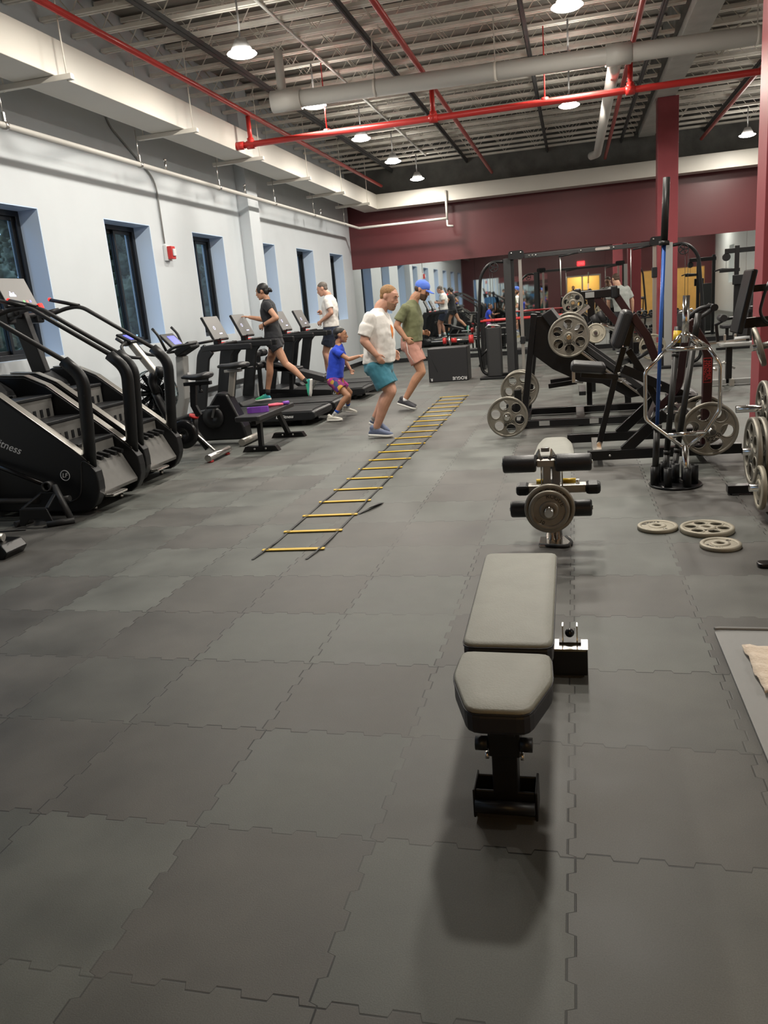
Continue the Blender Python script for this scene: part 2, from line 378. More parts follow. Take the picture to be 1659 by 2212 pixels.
# pillars, roof beam
def pillar(name, y, lab):
    o = struct(name, M().bx(1.61, 1.985, y, y + .34, 0, 4.86), 'pillar_red', .004)
    return o
pillar('red_pillar', 16.94, ''); pillar('red_pillar', 7.74, '')
struct('roof_beam', M().bx(1.50, 1.56, YB, YF, 5.0, ZD).bx(1.56, 1.9, YB, YF, 5.16, ZD), 'beam_grey')
struct('roof_beam', M().bx(1.565, 1.93, YB, 21.0, 4.862, 5.16).bx(1.62, 1.97, 7.8, 8.0, 4.862, 4.9), 'beam_light', .01)
# ceiling joists: light chords, zigzag web
def joist_mesh():
    m = M(); z0 = 4.95; z1 = 5.5
    for (a, b) in ((XL + .02, 1.48), (1.95, XR - .02)):
        for s in (-1, 1): m.bx(a, b, s * .03 - .018, s * .03 + .018, z0, z0 + .04); m.bx(a, b, s * .03 - .018, s * .03 + .018, z1 - .03, z1 + .02)
        n = int((b - a) / .38); pts = [(a + (b - a) * i / n, 0, z0 + .03 if i % 2 else z1) for i in range(n + 1)]
        m.tube(pts, .011, 5)
    return m.mesh('ceiling_joist')
jm = joist_mesh(); yy = -.3; 
while yy < 21.3:
    o = link('ceiling_joist', jm if not jm.materials else jm, None); 
    if not jm.materials: jm.materials.append(MT['joist_paint'])
    o.location = (0, yy, 0); o['kind'] = 'structure'; yy += .615
for x in (-4.5, -2.55, -.55, 1.2, 3.1, 4.6):
    struct('joist_bridging_beam', M().bx(x - .03, x + .03, YB, YF, 4.895, 4.948).bx(x - .012, x + .012, YB, YF, 4.86, 4.895), 'bridging')
# ducts
def duct():
    t = thing('air_duct', 'long white rectangular air duct under the ceiling above the windows, turning along the maroon wall', 'duct', (-5.07, 9, 3.95))
    M().bx(-5.30, -4.84, YB, 20.9, 3.955, 4.31).bx(-5.30, 6.85, 20.9, 21.36, 3.955, 4.31).build('duct_body', 'duct_white', t, .006)
    for y in (3.0, 5.3, 7.55, 10.25, 12.55, 14.9, 17.2, 19.4):
        br = M(); br.bx(-5.52, -4.66, y - .03, y + .03, 3.90, 3.953); br.build('bracket', 'duct_white', t, .004)
        for hx in (-4.72, -5.44): M().cyl((hx, y, 3.89), (hx, y, 4.96), .008, 6).build('hanger_rod', 'joist_paint', t)
duct()
# grey-white sprinkler pipe along the window wall, returning along the far wall
t = thing('sprinkler_pipe', 'thin white sprinkler pipe running below the duct along the window wall', 'pipe', (-5.36, 8, 3.5))
M().tube([(-5.36, YB, 3.54), (-5.36, 20.85, 3.54), (-3.05, 20.85, 3.54)], .032, 12, bend=.06).tube([(-3.05, 20.85, 3.50), (-3.05, 20.85, 4.2)], .028, 10).tube([(-3.05, 20.85, 3.52), (-3.05, 20.85, 3.36), (-2.9, 20.85, 3.34)], .026, 10, bend=.03).build('pipe_run', 'pipe_white', t)
for y in (2.5, 4.9, 7.35, 9.9, 12.3, 14.75, 17.1, 19.5):
    h = M(); h.cyl((-5.36, y, 3.57), (-5.36, y, 3.955), .006, 6); h.lathe([(.034, -.02), (.042, -.02), (.042, .02), (.034, .02)], (-5.36, y, 3.54), (0, 1, 0), 14); h.bx(-5.375, -5.345, y - .012, y + .012, 3.575, 3.66)
    h.build('pipe_hanger', 'steel', t)
for y in (5.4, 10.6, 13.35, 17.6):
    M().cyl((-5.36, y, 3.56), (-5.36, y, 3.68), .016, 8).cyl((-5.36, y, 3.68), (-5.36, y, 3.71), .022, 8).build('sprinkler_head', 'steel', t)
# red fire main with drops, red branch lines
t = thing('red_fire_pipe', 'bright red fire main crossing the room below the lamps on thin rods', 'pipe', (-1, 12.0, 4.0))
M().tube([(-4.72, 11.95, 4.02), (6.8, 12.0, 4.02)], .043, 14).build('pipe_run', 'pipe_red', t)
M().cyl((-4.85, 11.95, 4.02), (-4.72, 11.95, 4.02), .058).build('end_cap', 'pipe_red', t)
for x in (-4.62, -1.86, .79):
    f = M(); f.cyl((x, 11.97, 4.02), (x, 11.97, 4.41), .034, 12); f.cyl((x - .06, 11.97, 4.02), (x + .06, 11.97, 4.02), .060, 14); f.cyl((x, 11.97, 4.02), (x, 11.97, 4.11), .05, 12)
    f.build('fitting', 'pipe_red', t)
for x in (-3.43, -.32, 3.0):
    M().cyl((x, 11.98, 4.0), (x, 11.98, 4.95), .009, 8).cyl((x, 11.98, 4.0), (x, 11.98, 4.08), .05, 12).build('pipe_hanger', 'pipe_red', t)
labs = ['dull red branch pipe nearest the duct, running towards the maroon wall', 'dull red branch pipe between the two lamp rows, running towards the maroon wall',
        'dull red branch pipe beside the roof beam over the red pillars', 'dull red branch pipe right of the roof beam']
for i, (x, z) in enumerate(((-4.62, 4.45), (-1.86, 4.45), (.79, 4.45), (2.9, 4.6))):
    tag(M().tube([(x, YB, z), (x, 20.6, z)], .036, 10).build('red_branch_pipe', 'pipe_red'), labs[i], 'pipe', 'red branch pipes under the ceiling')
# large white drain pipe
t = thing('drain_pipe', 'fat white drain pipe crossing under the joists above the red fire main', 'pipe', (0, 11.3, 4.5))
M().tube([(-3.6, 10.95, 4.28), (6.85, 11.6, 4.28)], .105, 20).build('pipe_run', 'pipe_white', t)
M().tube([(-3.85, 10.93, 4.28), (-3.45, 10.96, 4.28)], .135, 20).tube([(-3.70, 10.94, 4.28), (-3.70, 10.94, 4.88)], .06, 12).build('coupling', 'pipe_white', t)
M().tube([(.45, 11.2, 4.28), (.75, 11.22, 4.28)], .125, 20).build('coupling', 'pipe_white', t)
M().tube([(.58, 11.2, 4.28), (.58, 19.5, 4.40), (.45, 19.7, 4.40)], .085, 16, bend=.1).build('branch', 'pipe_white', t)
for x in (-2.45, -.9, 2.2, 4.0): M().lathe([(.107, -.015), (.113, -.015), (.113, .015), (.107, .015)], (x, 10.95 + (x + 3.6) * .0622, 4.28), (1, 0, 0), 20).cyl((x, 10.95 + (x + 3.6) * .0622, 4.38), (x, 10.95 + (x + 3.6) * .0622, 4.90), .008, 6).build('strap', 'joist_paint', t)
for x, lab in ((-3.35, 'thin pale conduit running lengthwise under the joists above the treadmills'), (3.9, 'thin pale conduit bent under the joists right of the roof beam')):
    tag(M().tube([(x, YB, 4.83), (x, 14, 4.83), (x - 1.6, 14.0, 4.83)] if x > 0 else [(x, YB, 4.925), (x, 20, 4.925)], .02, 8, bend=.25).build('conduit', 'pipe_white'), lab, 'conduit')
# wall conduit and fire alarm
tag(M().tube([(XL + .012, 9.95, 4.4), (XL + .012, 10.0, 4.1), (XL + .02, 11.05, 3.55), (XL + .02, 11.05, 2.68)], .013, 8, bend=.2).build('wall_conduit', 'grey_paint'), 'thin grey conduit snaking down the white wall to the fire alarm', 'conduit')
t = thing('fire_alarm', 'small red and white fire alarm strobe on the wall between two windows', 'alarm', (XL, 11.1, 2.5))
M().bx(XL, XL + .05, 11.02, 11.18, 2.44, 2.66).build('back_box', 'bin_white', t, .006); M().bx(XL + .05, XL + .12, 11.04, 11.16, 2.46, 2.64).build('alarm_body', 'red_cap', t, .008)
M().bx(XL + .12, XL + .145, 11.06, 11.14, 2.5, 2.6).build('strobe_lens', 'bin_white', t, .008)
# round LED lamps
LZ = 4.4
def lamp_proto():
    t = thing('ceiling_lamp', '', 'ceiling lamp', (0, 0, LZ))
    M().lathe([(0, -.03), (.08, -.026), (.14, -.012), (.168, .006), (.16, .016), (0, .016)], (0, 0, 0), n=28, closed=True).build('lens', 'lens', t, local=True)
    M().lathe([(.115, .017), (.115, .06), (.09, .10), (.06, .16), (0, .16), (0, .017)], (0, 0, 0), n=28).build('housing', 'lamp_body', t, local=True)
    M().cyl((0, 0, .16), (0, 0, .56), .012, 8).build('stem', 'lamp_body', t, local=True)
    return t
def lamp_light(x, y):
    L = bpy.data.lights.new('lamp_light', 'AREA'); L.shape = 'DISK'; L.size = .33; L.energy = LAMP_W; L.color = LAMP_COL; L.spread = PI
    o = bpy.data.objects.new('lamp_light', L); COL.objects.link(o); o.location = (x, y, LZ - .034)
rowA = [7.1, 9.3, 11.96, 14.6, 17.2, 19.9]; rowB = [4.8, 7.2, 9.57, 11.9, 14.3]; rowC = [2.6, 14.8, 17.2, 19.6]
ordn = ['nearest', 'second', 'third', 'fourth', 'fifth', 'sixth', 'farthest']
p = lamp_proto(); first = True
for row, xx, nm in ((rowA, -3.57, 'row above the treadmills'), (rowB, 0.0, 'row over the middle of the floor'), (rowC, 3.68, 'right row, its nearest lamp added')):
    for i, y in enumerate(row):
        x = 5.5 if y == 2.6 else xx  # unseen lamp added off the row to brighten the mirrored right wall
        lab = 'round bright white ceiling lamp, %s one of the %s' % (ordn[i] if i < len(row) - 1 else 'farthest', nm)
        if first: p.location = (x, y, LZ); p['label'] = lab; p['group'] = 'round ceiling lamps'; first = False
        else: dup(p, (x, y, LZ), lab, 'round ceiling lamps')
        lamp_light(x, y)
# trees outside the windows
def tree(x, y, h, lab):
    t = thing('garden_tree', lab, 'tree', (x, y, 0), 'trees outside the windows')
    M().tube([(x, y, -.1), (x + .1, y, h * .5), (x, y + .1, h * .8)], .12, 8, rs=[.16, .12, .05]).build('trunk', 'bark', t)
    c = M()
    for k in range(330):
        a = random.uniform(0, 2 * PI); r = h * .36 * math.sqrt(random.random()); zz = h * random.uniform(.12, 1.0); rr = r * (1.15 - abs(zz / h - .45))
        c.ball((x + rr * math.cos(a), y + rr * math.sin(a), zz), random.uniform(.12, .30), 7, 5, (1, 1, .8))
    f = c.build('foliage', 'foliage', t); tex = bpy.data.textures.new('leafy', 'CLOUDS'); tex.noise_scale = .07
    sb = f.modifiers.new('s', 'SUBSURF'); sb.levels = 2; sb.render_levels = 2; dm = f.modifiers.new('d', 'DISPLACE'); dm.texture = tex; dm.strength = .3; dm.texture_coords = 'GLOBAL'
for x, y, h, lab in ((-9.6, 10.4, 3.6, 'dark leafy tree outside the window behind the stair climbers'), (-9.4, 14.0, 5.5, 'dark leafy tree outside the second window from the left'), (-9.8, 18.3, 5.6, 'dark leafy tree outside the third window from the left'), (-9.7, 23.5, 5.5, 'dark leafy tree outside the windows by the maroon wall'), (-10.5, 4.5, 5.0, 'dark leafy tree outside, beyond the near end of the window wall')):
    tree(x, y, h, lab)
struct('outside_ground', M().bx(-40, XL - .5, -20, 45, -.3, -.12), 'asphalt')
# ================================================================ STAIR CLIMBERS, BIKES, TREADMILLS (users face the window wall, -X)
def stair_climber(y0, y1, fx, label, show_logo):
    # y0 near side panel, y1 far side panel, fx = front (entry) x
    t = thing('stair_climber', label, 'stair climber', (fx - .8, (y0 + y1) / 2, 0), 'stair climbers by the window wall')
    P = [(fx + .03, .38), (fx - .02, .45), (fx - .17, .58), (fx - .49, .83), (fx - .80, 1.07), (fx - 1.02, 1.17), (fx - 1.3, 1.19), (fx - 1.6, 1.12), (fx - 1.68, .95), (fx - 1.62, .35), (fx - 1.5, .06), (fx - .2, .035), (fx - .10, .045), (fx - .035, .085), (fx + .01, .15), (fx + .035, .22), (fx + .038, .30)]
    for a, b in ((y0, y0 + .10), (y1 - .10, y1)):
        sp = M().prism(P, 'y', a, b).build('side_panel', 'black_plastic', t, .012)
        c = (a + b) / 2
        tr = M(); top = P[1:7]
        rg = [[(x, a + .008, z + .003), (x, b - .008, z + .003), (x, b - .008, z + .016), (x, a + .008, z + .016)] for x, z in top]
        M().rings([[V(q) for q in r] for r in rg], smooth=False).build('edge_trim', 'trim_silver', sp, .004)
    # posts and handrails
    for yc, s in ((y0 + .05, 1), (y1 - .05, -1)):
        po = M().tube([(fx - .04, yc, .42), (fx + .0, yc, .8), (fx + .03, yc, 1.17), (fx - .10, yc, 1.31)], .05, 12, bend=.12, rs=None)
        po.xf(Matrix.Translation((fx, yc, 0)) @ Matrix.Diagonal((1.15, .85, 1, 1)) @ Matrix.Translation((-fx, -yc, 0)))
        p = po.build('handrail_post', 'black_plastic', t)
        M().tube([(fx - .08, yc, 1.295), (fx - .86, yc, 1.79), (fx - 1.02, yc, 1.79), (fx - 1.30, yc + s * .1, 1.70)], .021, 10, bend=.12).build('handrail', 'dark_plastic', t)
        hg = M().tube([(fx - .88, yc, 1.80), (fx - 1.20, yc + s * .02, 1.885)], .019, 10).build('hand_grip', 'black_plastic', t)
        M().ball((fx - 1.20, yc + s * .02, 1.888), .021, 10, 6).build('red_button', 'led_red', hg)
    ym = (y0 + y1) / 2
    # steps
    for k in range(3):
        z = .605 + .197 * k; x = fx - .17 - .285 * k
        st = M(); st.bx(x - .285, x, y0 + .11, y1 - .11, z - .03, z); tr = st.build('tread', 'black_plastic', t, .006)
        r = M(); r.bx(x - .03, x - .012, y0 + .12, y1 - .12, z - .2, z - .032)
        ri = r.build('riser', 'stair_grey', t)
        for q in range(5):
            yy = y0 + .2 + q * (y1 - y0 - .4) / 4
            M().bx(x - .0125, x - .006, yy - .018, yy + .018, z - .19, z - .12).build('slot', 'black_plastic', ri)
    M().prism([(fx - 1.04, .85), (fx - 1.14, 1.06), (fx - 1.30, 1.17), (fx - 1.58, 1.11), (fx - 1.66, .94), (fx - 1.6, .3), (fx - 1.3, .3)], 'y', y0 + .105, y1 - .105).build('rear_hood', 'black_plastic', t, .02)
    for q in range(4): M().bx(fx - 1.10, fx - 1.03, y0 + .2 + q * .1, y0 + .25 + q * .1, .93, 1.02).build('vent_slot', 'dark_plastic', t, .004)
    for q in range(5):
        yy = y0 + .17 + q * (y1 - y0 - .34) / 4
        M().bar((fx - .18, yy, .475), (fx - .07, yy, .445), .04, .04).build('comb_tooth', 'black_plastic', t, .008)
    M().prism([(fx - .2, .43), (fx - .13, .43), (fx + .0, .18), (fx - .01, .15), (fx - .2, .15)], 'y', y0 + .105, y1 - .105).build('kick_plate', 'stair_grey', t, .004)
    M().bx(fx - .01, fx + .09, y0 + .11, y0 + .34, .135, .158).build('step_tab', 'chrome', t, .01)
    M().prism([(fx - .2, .16), (fx - .02, .16), (fx - .25, .03), (fx - .6, .03), (fx - .6, .16)], 'y', y0 + .14, y1 - .14).build('base', 'black_plastic', t)
    for yy in (y0 + .2, y1 - .15): M().cyl((fx - .18, yy, 0), (fx - .18, yy, .04), .022, 10).build('levelling_foot', 'steel', t)
    # console column
    M().tube([(fx - 1.22, ym, 1.15), (fx - 1.31, ym, 1.55), (fx - 1.36, ym, 1.80)], .07, 4, sq=(.17, .08)).build('console_column', 'black_plastic', t, .012)
    cr = M(); cr.tube([(fx - 1.12, y0 + .06, 1.77), (fx - 1.3, y0 + .14, 1.74), (fx - 1.33, ym, 1.74), (fx - 1.3, y1 - .14, 1.74), (fx - 1.12, y1 - .06, 1.77)], .03, 10, bend=.1)
    cr.build('console_crossbar', 'black_plastic', t)
    for yy in (y0 + .17, y1 - .17): M().bx(fx - 1.39, fx - 1.27, yy - .06, yy + .06, 1.66, 1.78).build('cup_holder', 'black_plastic', t, .02)
    con = M().bx(-.025, .02, -.235, .235, -.155, .155)
    mt = Matrix.Translation((fx - 1.36, ym, 1.97)) @ Matrix.Rotation(-.38, 4, 'Y'); con.xf(mt)
    cb = con.build('console', 'black_gloss', t, .012)
    M().bx(.0205, .023, -.225, .225, -.145, .145).xf(mt).build('screen', 'screen', cb)
    for q, hgt in enumerate((.02, .05, .035, .06, .045, .03, .04, .03)): pass
    sm = M()
    for q, hgt in enumerate((.02, .035, .055, .035, .04, .025, .045, .02)): sm.bx(.0235, .0245, -.13 + q * .012, -.119 + q * .012, -.05, -.05 + hgt)
    sm.xf(mt).build('screen_graph', 'screen_mark', cb)
    for q, mm in ((0, 'led_green'), (1, 'led_red'), (2, 'screen_blue')): M().bx(.0235, .0245, .03 + q * .05, .052 + q * .05, -.115, -.093).xf(mt).build('screen_button', mm, cb)
    M().bx(-.01, .06, .20, .26, -.2, -.14).xf(mt).build('stop_button', 'led_red', t, .01)
    if show_logo:
        text('LifeFitness', .098, 'letter_white', t, (fx - .85, y0 - .002, .665), (.79, 0, -.33), (.33, 0, .79), name='lettering', shear=.3)
        M().lathe([(.040, 0), (.047, 0), (.047, .002), (.040, .002)], (fx - .27, y0 - .001, .36), (0, -1, 0), 28).build('badge_ring', 'letter_white', t)
        text('LF', .055, 'letter_white', t, (fx - .27, y0 - .002, .36), (1, 0, 0), (.25, 0, 1), name='badge_letters')
        M().tube([(fx + .02, y0 - .003, .42), (fx - .09, y0 - .003, .5), (fx - .12, y0 - .003, .3), (fx - .16, y0 - .003, .16), (fx - .35, y0 - .003, .10)], .006, 6, bend=.08).build('panel_seam', 'dark_plastic', t)
    return t
stair_climber(5.75, 6.53, -3.98, 'black stair climber nearest the camera, white script lettering on its side panel', True)
stair_climber(6.78, 7.56, -4.12, 'black stair climber beyond the first one, with its lit console in front of the window', False)

def spin_bike():
    t = thing('spin_bike', 'spin bike with clear fan cover and silver rear foot beside the second stair climber', 'exercise bike', (-4.4, 8.2, 0))
    y = 8.2
    M().tube([(-4.17, y, .50), (-4.22, y, .62), (-4.19, y, .86)], .035, 4, sq=(.05, .07)).build('seat_post', 'black_coat', t, .006)
    M().cyl((-4.245, y, .485), (-4.235, y, .51), .055, 16).build('seat_collar', 'red_cap', t)
    M().bx(-4.30, -3.97, y - .03, y + .03, .845, .885).build('seat_slider', 'black_coat', t, .006)
    k = M(); k.cyl((-4.11, y, .80), (-4.11, y, .85), .012, 8); k.lathe([(.005, 0), (.03, 0), (.02, .03), (.005, .04)], (-4.11, y, .76), n=10); k.build('knob', 'black_plastic', t)
    sd = M(); R = []
    for x, hw, zt, zb in ((-4.32, .02, .955, .925), (-4.28, .04, .972, .92), (-4.2, .055, .968, .905), (-4.1, .10, .975, .90), (-4.02, .12, .99, .905), (-3.97, .10, .985, .92), (-3.955, .05, .965, .935)):
        R.append([V((x, y + hw * math.cos(a), (zt + zb) / 2 + (zt - zb) / 2 * math.sin(a))) for a in [2 * PI * q / 14 for q in range(14)]])
    sd.rings(R).build('saddle', 'vinyl', t)
    # frame
    f = M(); f.tube([(-4.23, y, .50), (-4.26, y, .33), (-4.12, y, .12)], .04, 12, bend=.06); f.tube([(-4.24, y, .42), (-4.5, y, .34), (-4.62, y, .62), (-4.68, y, .80)], .045, 12, bend=.14); f.tube([(-4.5, y, .34), (-4.75, y, .2), (-5.05, y, .09)], .04, 12, bend=.08)
    f.build('frame', 'black_coat', t)
    M().lathe([(0, -.03), (.15, -.03), (.165, -.015), (.165, .015), (.15, .03), (0, .03)], (-4.345, y - .09, .31), (0, 1, 0), 32).build('flywheel', 'black_gloss', t)
    M().cyl((-4.36, y - .13, .30), (-4.36, y - .19, .30), .025, 10).bar((-4.36, y - .17, .30), (-4.46, y - .17, .36), .02, .03).build('crank', 'steel', t)
    M().bar((-4.2, y - .05, .28), (-4.02, y - .05, .10), .03, .02).build('strut', 'steel', t)
    M().cyl((-4.0, 7.92, .055), (-4.0, 8.48, .055), .04, 14).build('rear_stabilizer', 'steel', t)
    M().cyl((-5.1, 7.95, .055), (-5.1, 8.45, .055), .04, 14).build('front_stabilizer', 'steel', t)
    for yy in (7.98, 8.42): M().cyl((-4.0, yy, 0), (-4.0, yy, .02), .035, 12).build('red_foot', 'red_cap', t)
    # handlebar mast, silver, cup holder
    M().tube([(-4.66, y, .78), (-4.70, y, .93), (-4.645, y, 1.02)], .05, 12, bend=.05).build('mast_base', 'black_coat', t)
    M().tube([(-4.63, y, 1.0), (-4.88, y, 1.36)], .05, 4, sq=(.09, .07)).build('mast', 'silver_paint', t, .012)
    M().lathe([(.04, 0), (.055, 0), (.055, .09), (.046, .09), (.046, .01), (.04, .01)], (-4.58, y - .02, .985), (.35, 0, 1), 18).build('cup_holder', 'black_plastic', t)
    for s in (-1, 1):
        M().tube([(-4.87, y, 1.36), (-4.93, y + s * .17, 1.36), (-4.85, y + s * .2, 1.22), (-4.68, y + s * .18, 1.20)], .018, 10, bend=.08).build('handlebar', 'dark_plastic', t)
    M().tube([(-4.9, y - .1, 1.36), (-5.0, y - .1, 1.43)], .02, 8).build('bar_end', 'dark_plastic', t)
    c = M().bx(-.1, .1, -.14, .14, -.015, .015).xf(Matrix.Translation((-4.92, y + .05, 1.42)) @ Matrix.Rotation(.5, 4, 'Y')).build('console', 'black_plastic', t, .01)
    M().bx(-.05, .06, -.08, .08, .0155, .017).xf(Matrix.Translation((-4.92, y + .05, 1.42)) @ Matrix.Rotation(.5, 4, 'Y')).build('screen', 'screen_blue', c)
    # fan wheel inside clear cover
    fan = M(); fc = V((-4.74, y + .1, .78))
    for k in range(12):
        a = 2 * PI * k / 12; d = V((math.cos(a), 0, math.sin(a))); fan.bar(fc + d * .05, fc + d * .24, .06, .006, ref=(0, 1, 0))
    fan.cyl(fc - V((0, .03, 0)), fc + V((0, .03, 0)), .05, 16); fan.build('fan_wheel', 'black_plastic', t)
    cg = M()
    for rr, dy in ((.26, -.05), (.2, -.065), (.13, -.07), (.26, .05), (.2, .065)):
        cg.tube([fc + V((rr * math.cos(a), dy, rr * math.sin(a))) for a in [2 * PI * q / 32 for q in range(32)]], .004, 5, closed=True)
    for q in range(8):
        a = 2 * PI * q / 8; d = V((math.cos(a), 0, math.sin(a))); cg.tube([fc + d * .06 - V((0, .07, 0)), fc + d * .2 - V((0, .066, 0)), fc + d * .262], .004, 5)
    cg.build('fan_cage', 'black_plastic', t)
    M().lathe([(.265, -.055), (.27, -.055), (.27, .055), (.265, .055)], fc, (0, 1, 0), 36).build('fan_cover', 'clear', t)
    M().bx(-4.8, -4.66, y + .02, y + .06, .1, .6).build('fan_bracket', 'black_coat', t)
spin_bike()

def upright_bike():
    y = 9.2
    t = thing('upright_bike', 'black upright exercise bike with silver seat post and grey console column, behind the flat bench', 'exercise bike', (-4.5, y, 0))
    M().prism([(-5.15, .06), (-4.02, .06), (-4.04, .22), (-4.22, .64), (-4.36, .66), (-4.52, .46), (-4.78, .42), (-5.0, .36), (-5.12, .2)], 'y', y - .11, y + .11).build('body_shell', 'black_gloss', t, .03, 3)
    M().lathe([(0, 0), (.12, 0), (.13, .012), (.14, .012), (.14, .02), (0, .02)], (-4.43, y - .112, .36), (0, -1, 0), 32).build('crank_disc', 'black_plastic', t)
    cr = M(); cr.bar((-4.43, y - .145, .36), (-4.38, y - .145, .50), .02, .03); cr.build('crank_arm', 'steel', t)
    M().bx(-4.44, -4.30, y - .27, y - .16, .485, .515).build('pedal', 'black_plastic', t, .008)
    M().bx(-4.56, -4.42, y + .14, y + .24, .2, .23).build('pedal', 'black_plastic', t, .008)
    M().cyl((-4.02, y - .28, .05), (-4.02, y + .28, .05), .045, 14).build('rear_stabilizer', 'silver_paint', t)
    M().cyl((-5.12, y - .28, .05), (-5.12, y + .28, .05), .045, 14).build('front_stabilizer', 'silver_paint', t)
    M().tube([(-4.21, y, .60), (-4.14, y, .90)], .03, 4, sq=(.07, .05)).build('seat_post', 'silver_paint', t, .006)
    M().bx(-4.24, -4.03, y - .05, y + .05, .895, .93).build('seat_clamp', 'grey_paint', t, .008)
    R = []
    for x, hw, zt, zb in ((-4.33, .03, .99, .955), (-4.29, .05, 1.005, .95), (-4.2, .07, 1.005, .94), (-4.1, .12, 1.015, .935), (-4.0, .14, 1.02, .94), (-3.95, .12, 1.01, .95), (-3.935, .06, .99, .965)):
        R.append([V((x, y + hw * math.cos(a), (zt + zb) / 2 + (zt - zb) / 2 * math.sin(a))) for a in [2 * PI * q / 14 for q in range(14)]])
    M().rings(R).build('saddle', 'vinyl', t)
    M().tube([(-4.02, y, .93), (-3.86, y, .94)], .012, 8).build('seat_lever', 'black_plastic', t)
    M().tube([(-4.95, y, .36), (-4.86, y, .62), (-4.80, y, 1.14)], .05, 4, sq=(.15, .11)).build('console_column', 'grey_paint', t, .015)
    M().bx(-4.735, -4.73, y - .04, y + .04, .80, .93).xf(Matrix.Translation((-.008, 0, 0))).build('warning_label', 'bin_white', t)
    mt = Matrix.Translation((-4.78, y, 1.20)) @ Matrix.Rotation(-.45, 4, 'Y')
    M().bx(-.06, .19, -.13, .13, -.05, .04).xf(mt).build('console_tray', 'black_plastic', t, .02)
    mt2 = Matrix.Translation((-4.90, y, 1.33)) @ Matrix.Rotation(-.75, 4, 'Y')
    cb = M().bx(-.02, .015, -.17, .17, -.12, .12).xf(mt2).build('console', 'black_plastic', t, .012)
    M().bx(.0155, .017, -.06, .12, -.07, .07).xf(mt2).build('screen', 'screen_blue', cb)
    for s in (-1, 1):
        M().tube([(-4.85, y + s * .05, 1.2), (-4.88, y + s * .25, 1.2), (-4.75, y + s * .28, 1.26), (-4.46, y + s * .24, 1.29)], .017, 10, bend=.09).build('handlebar', 'black_plastic', t)
        M().tube([(-4.88, y + s * .23, 1.22), (-4.95, y + s * .25, 1.42), (-5.02, y + s * .24, 1.50)], .017, 10, bend=.06).build('handlebar', 'black_plastic', t)
upright_bike()

def treadmill(yc, label, logo=True):
    t = thing('treadmill', label, 'treadmill', (-4.5, yc, 0), 'treadmills facing the window wall')
    h = .43; xr = -3.53; xf = -5.45
    M().prism([(xr - .06, .085), (xr, .12), (xr, .185), (xr - .04, .205), (-5.15, .205), (-5.15, .085)], 'y', yc - h, yc + h).build('deck', 'black_plastic', t, .015)
    M().bx(-5.1, xr - .09, yc - .27, yc + .27, .2055, .212).build('running_belt', 'rubber', t)
    for s in (-1, 1): M().bx(-5.1, xr - .05, yc + s * .35 - .06, yc + s * .35 + .06, .2055, .216).build('side_rail', 'dark_plastic', t, .004)
    M().bx(xr - .05, xr + .004, yc - .29, yc + .29, .105, .155).build('rear_roller', 'rubber', t)
    M().bx(-5.2, -4.0, yc - .3, yc + .3, .02, .085).build('underframe', 'black_coat', t)
    for s in (-1, 1): M().cyl((-3.75, yc + s * .3, 0), (-3.75, yc + s * .3, .09), .03, 12).build('foot', 'rubber', t)
    M().prism([(-5.0, .205), (-5.08, .27), (-5.35, .30), (-5.5, .24), (-5.52, .05), (-5.0, .05)], 'y', yc - .4, yc + .4).build('motor_hood', 'black_plastic', t, .03, 3)
    for s in (-1, 1):
        y = yc + s * .39
        M().tube([(-5.28, y, .24), (-5.10, y, 1.06), (-5.0, y, 1.16)], .05, 4, sq=(.19, .055), bend=.05).build('upright', 'black_plastic', t, .015)
        M().tube([(-5.12, y, 1.15), (-4.98, y, 1.165), (-4.36, y, 1.15)], .05, 4, sq=(.06, .085), bend=.05).build('handrail', 'black_plastic', t, .015)
    M().bx(-5.14, -4.99, yc - .38, yc + .38, 1.10, 1.20).build('console_deck', 'black_plastic', t, .02)
    M().tube([(-4.93, yc - .25, 1.18), (-4.83, yc - .22, 1.21), (-4.83, yc + .22, 1.21), (-4.93, yc + .25, 1.18)], .02, 8, bend=.06).build('front_bar', 'black_plastic', t)
    M().bx(-4.97, -4.90, yc - .03, yc + .03, 1.205, 1.225).build('stop_key', 'led_red', t, .005)
    M().bx(-5.08, -5.0, yc - .06, yc + .06, 1.18, 1.32).build('console_neck', 'black_plastic', t, .01)
    mt = Matrix.Translation((-5.05, yc, 1.425)) @ Matrix.Rotation(-.43, 4, 'Y')
    cb = M().bx(-.025, .015, -.25, .25, -.19, .19).xf(mt).build('console', 'black_gloss', t, .015)
    M().bx(.0155, .018, -.24, .24, -.17, .18).xf(mt).build('screen', 'screen', cb)
    M().lathe([(.022, 0), (.028, 0), (.028, .001), (.022, .001)], mt @ V((.0185, -.06, .0)), mt.to_3x3() @ V((1, 0, 0)), 18).build('screen_ring', 'screen_mark', cb)
    M().bx(.0185, .0192, .02, .11, -.1, -.085).xf(mt).build('screen_line', 'screen_mark', cb)
    M().bx(.015, .05, -.12, .12, -.2, -.17).xf(mt).build('phone_ledge', 'black_plastic', t, .008)
    if logo: text('LifeFitness', .062, 'letter_white', t, (-3.98, yc - h - .002, .145), (1, 0, 0), (0, 0, 1), shear=.3)
    return t
treadmill(10.8, 'empty black treadmill nearest the camera, with white lettering on its deck')
treadmill(11.8, 'black treadmill under the running woman in black')
treadmill(13.6, 'black treadmill behind the boy, between the decline bench and the last treadmill')
treadmill(14.65, 'farthest black treadmill, under the man in white running')

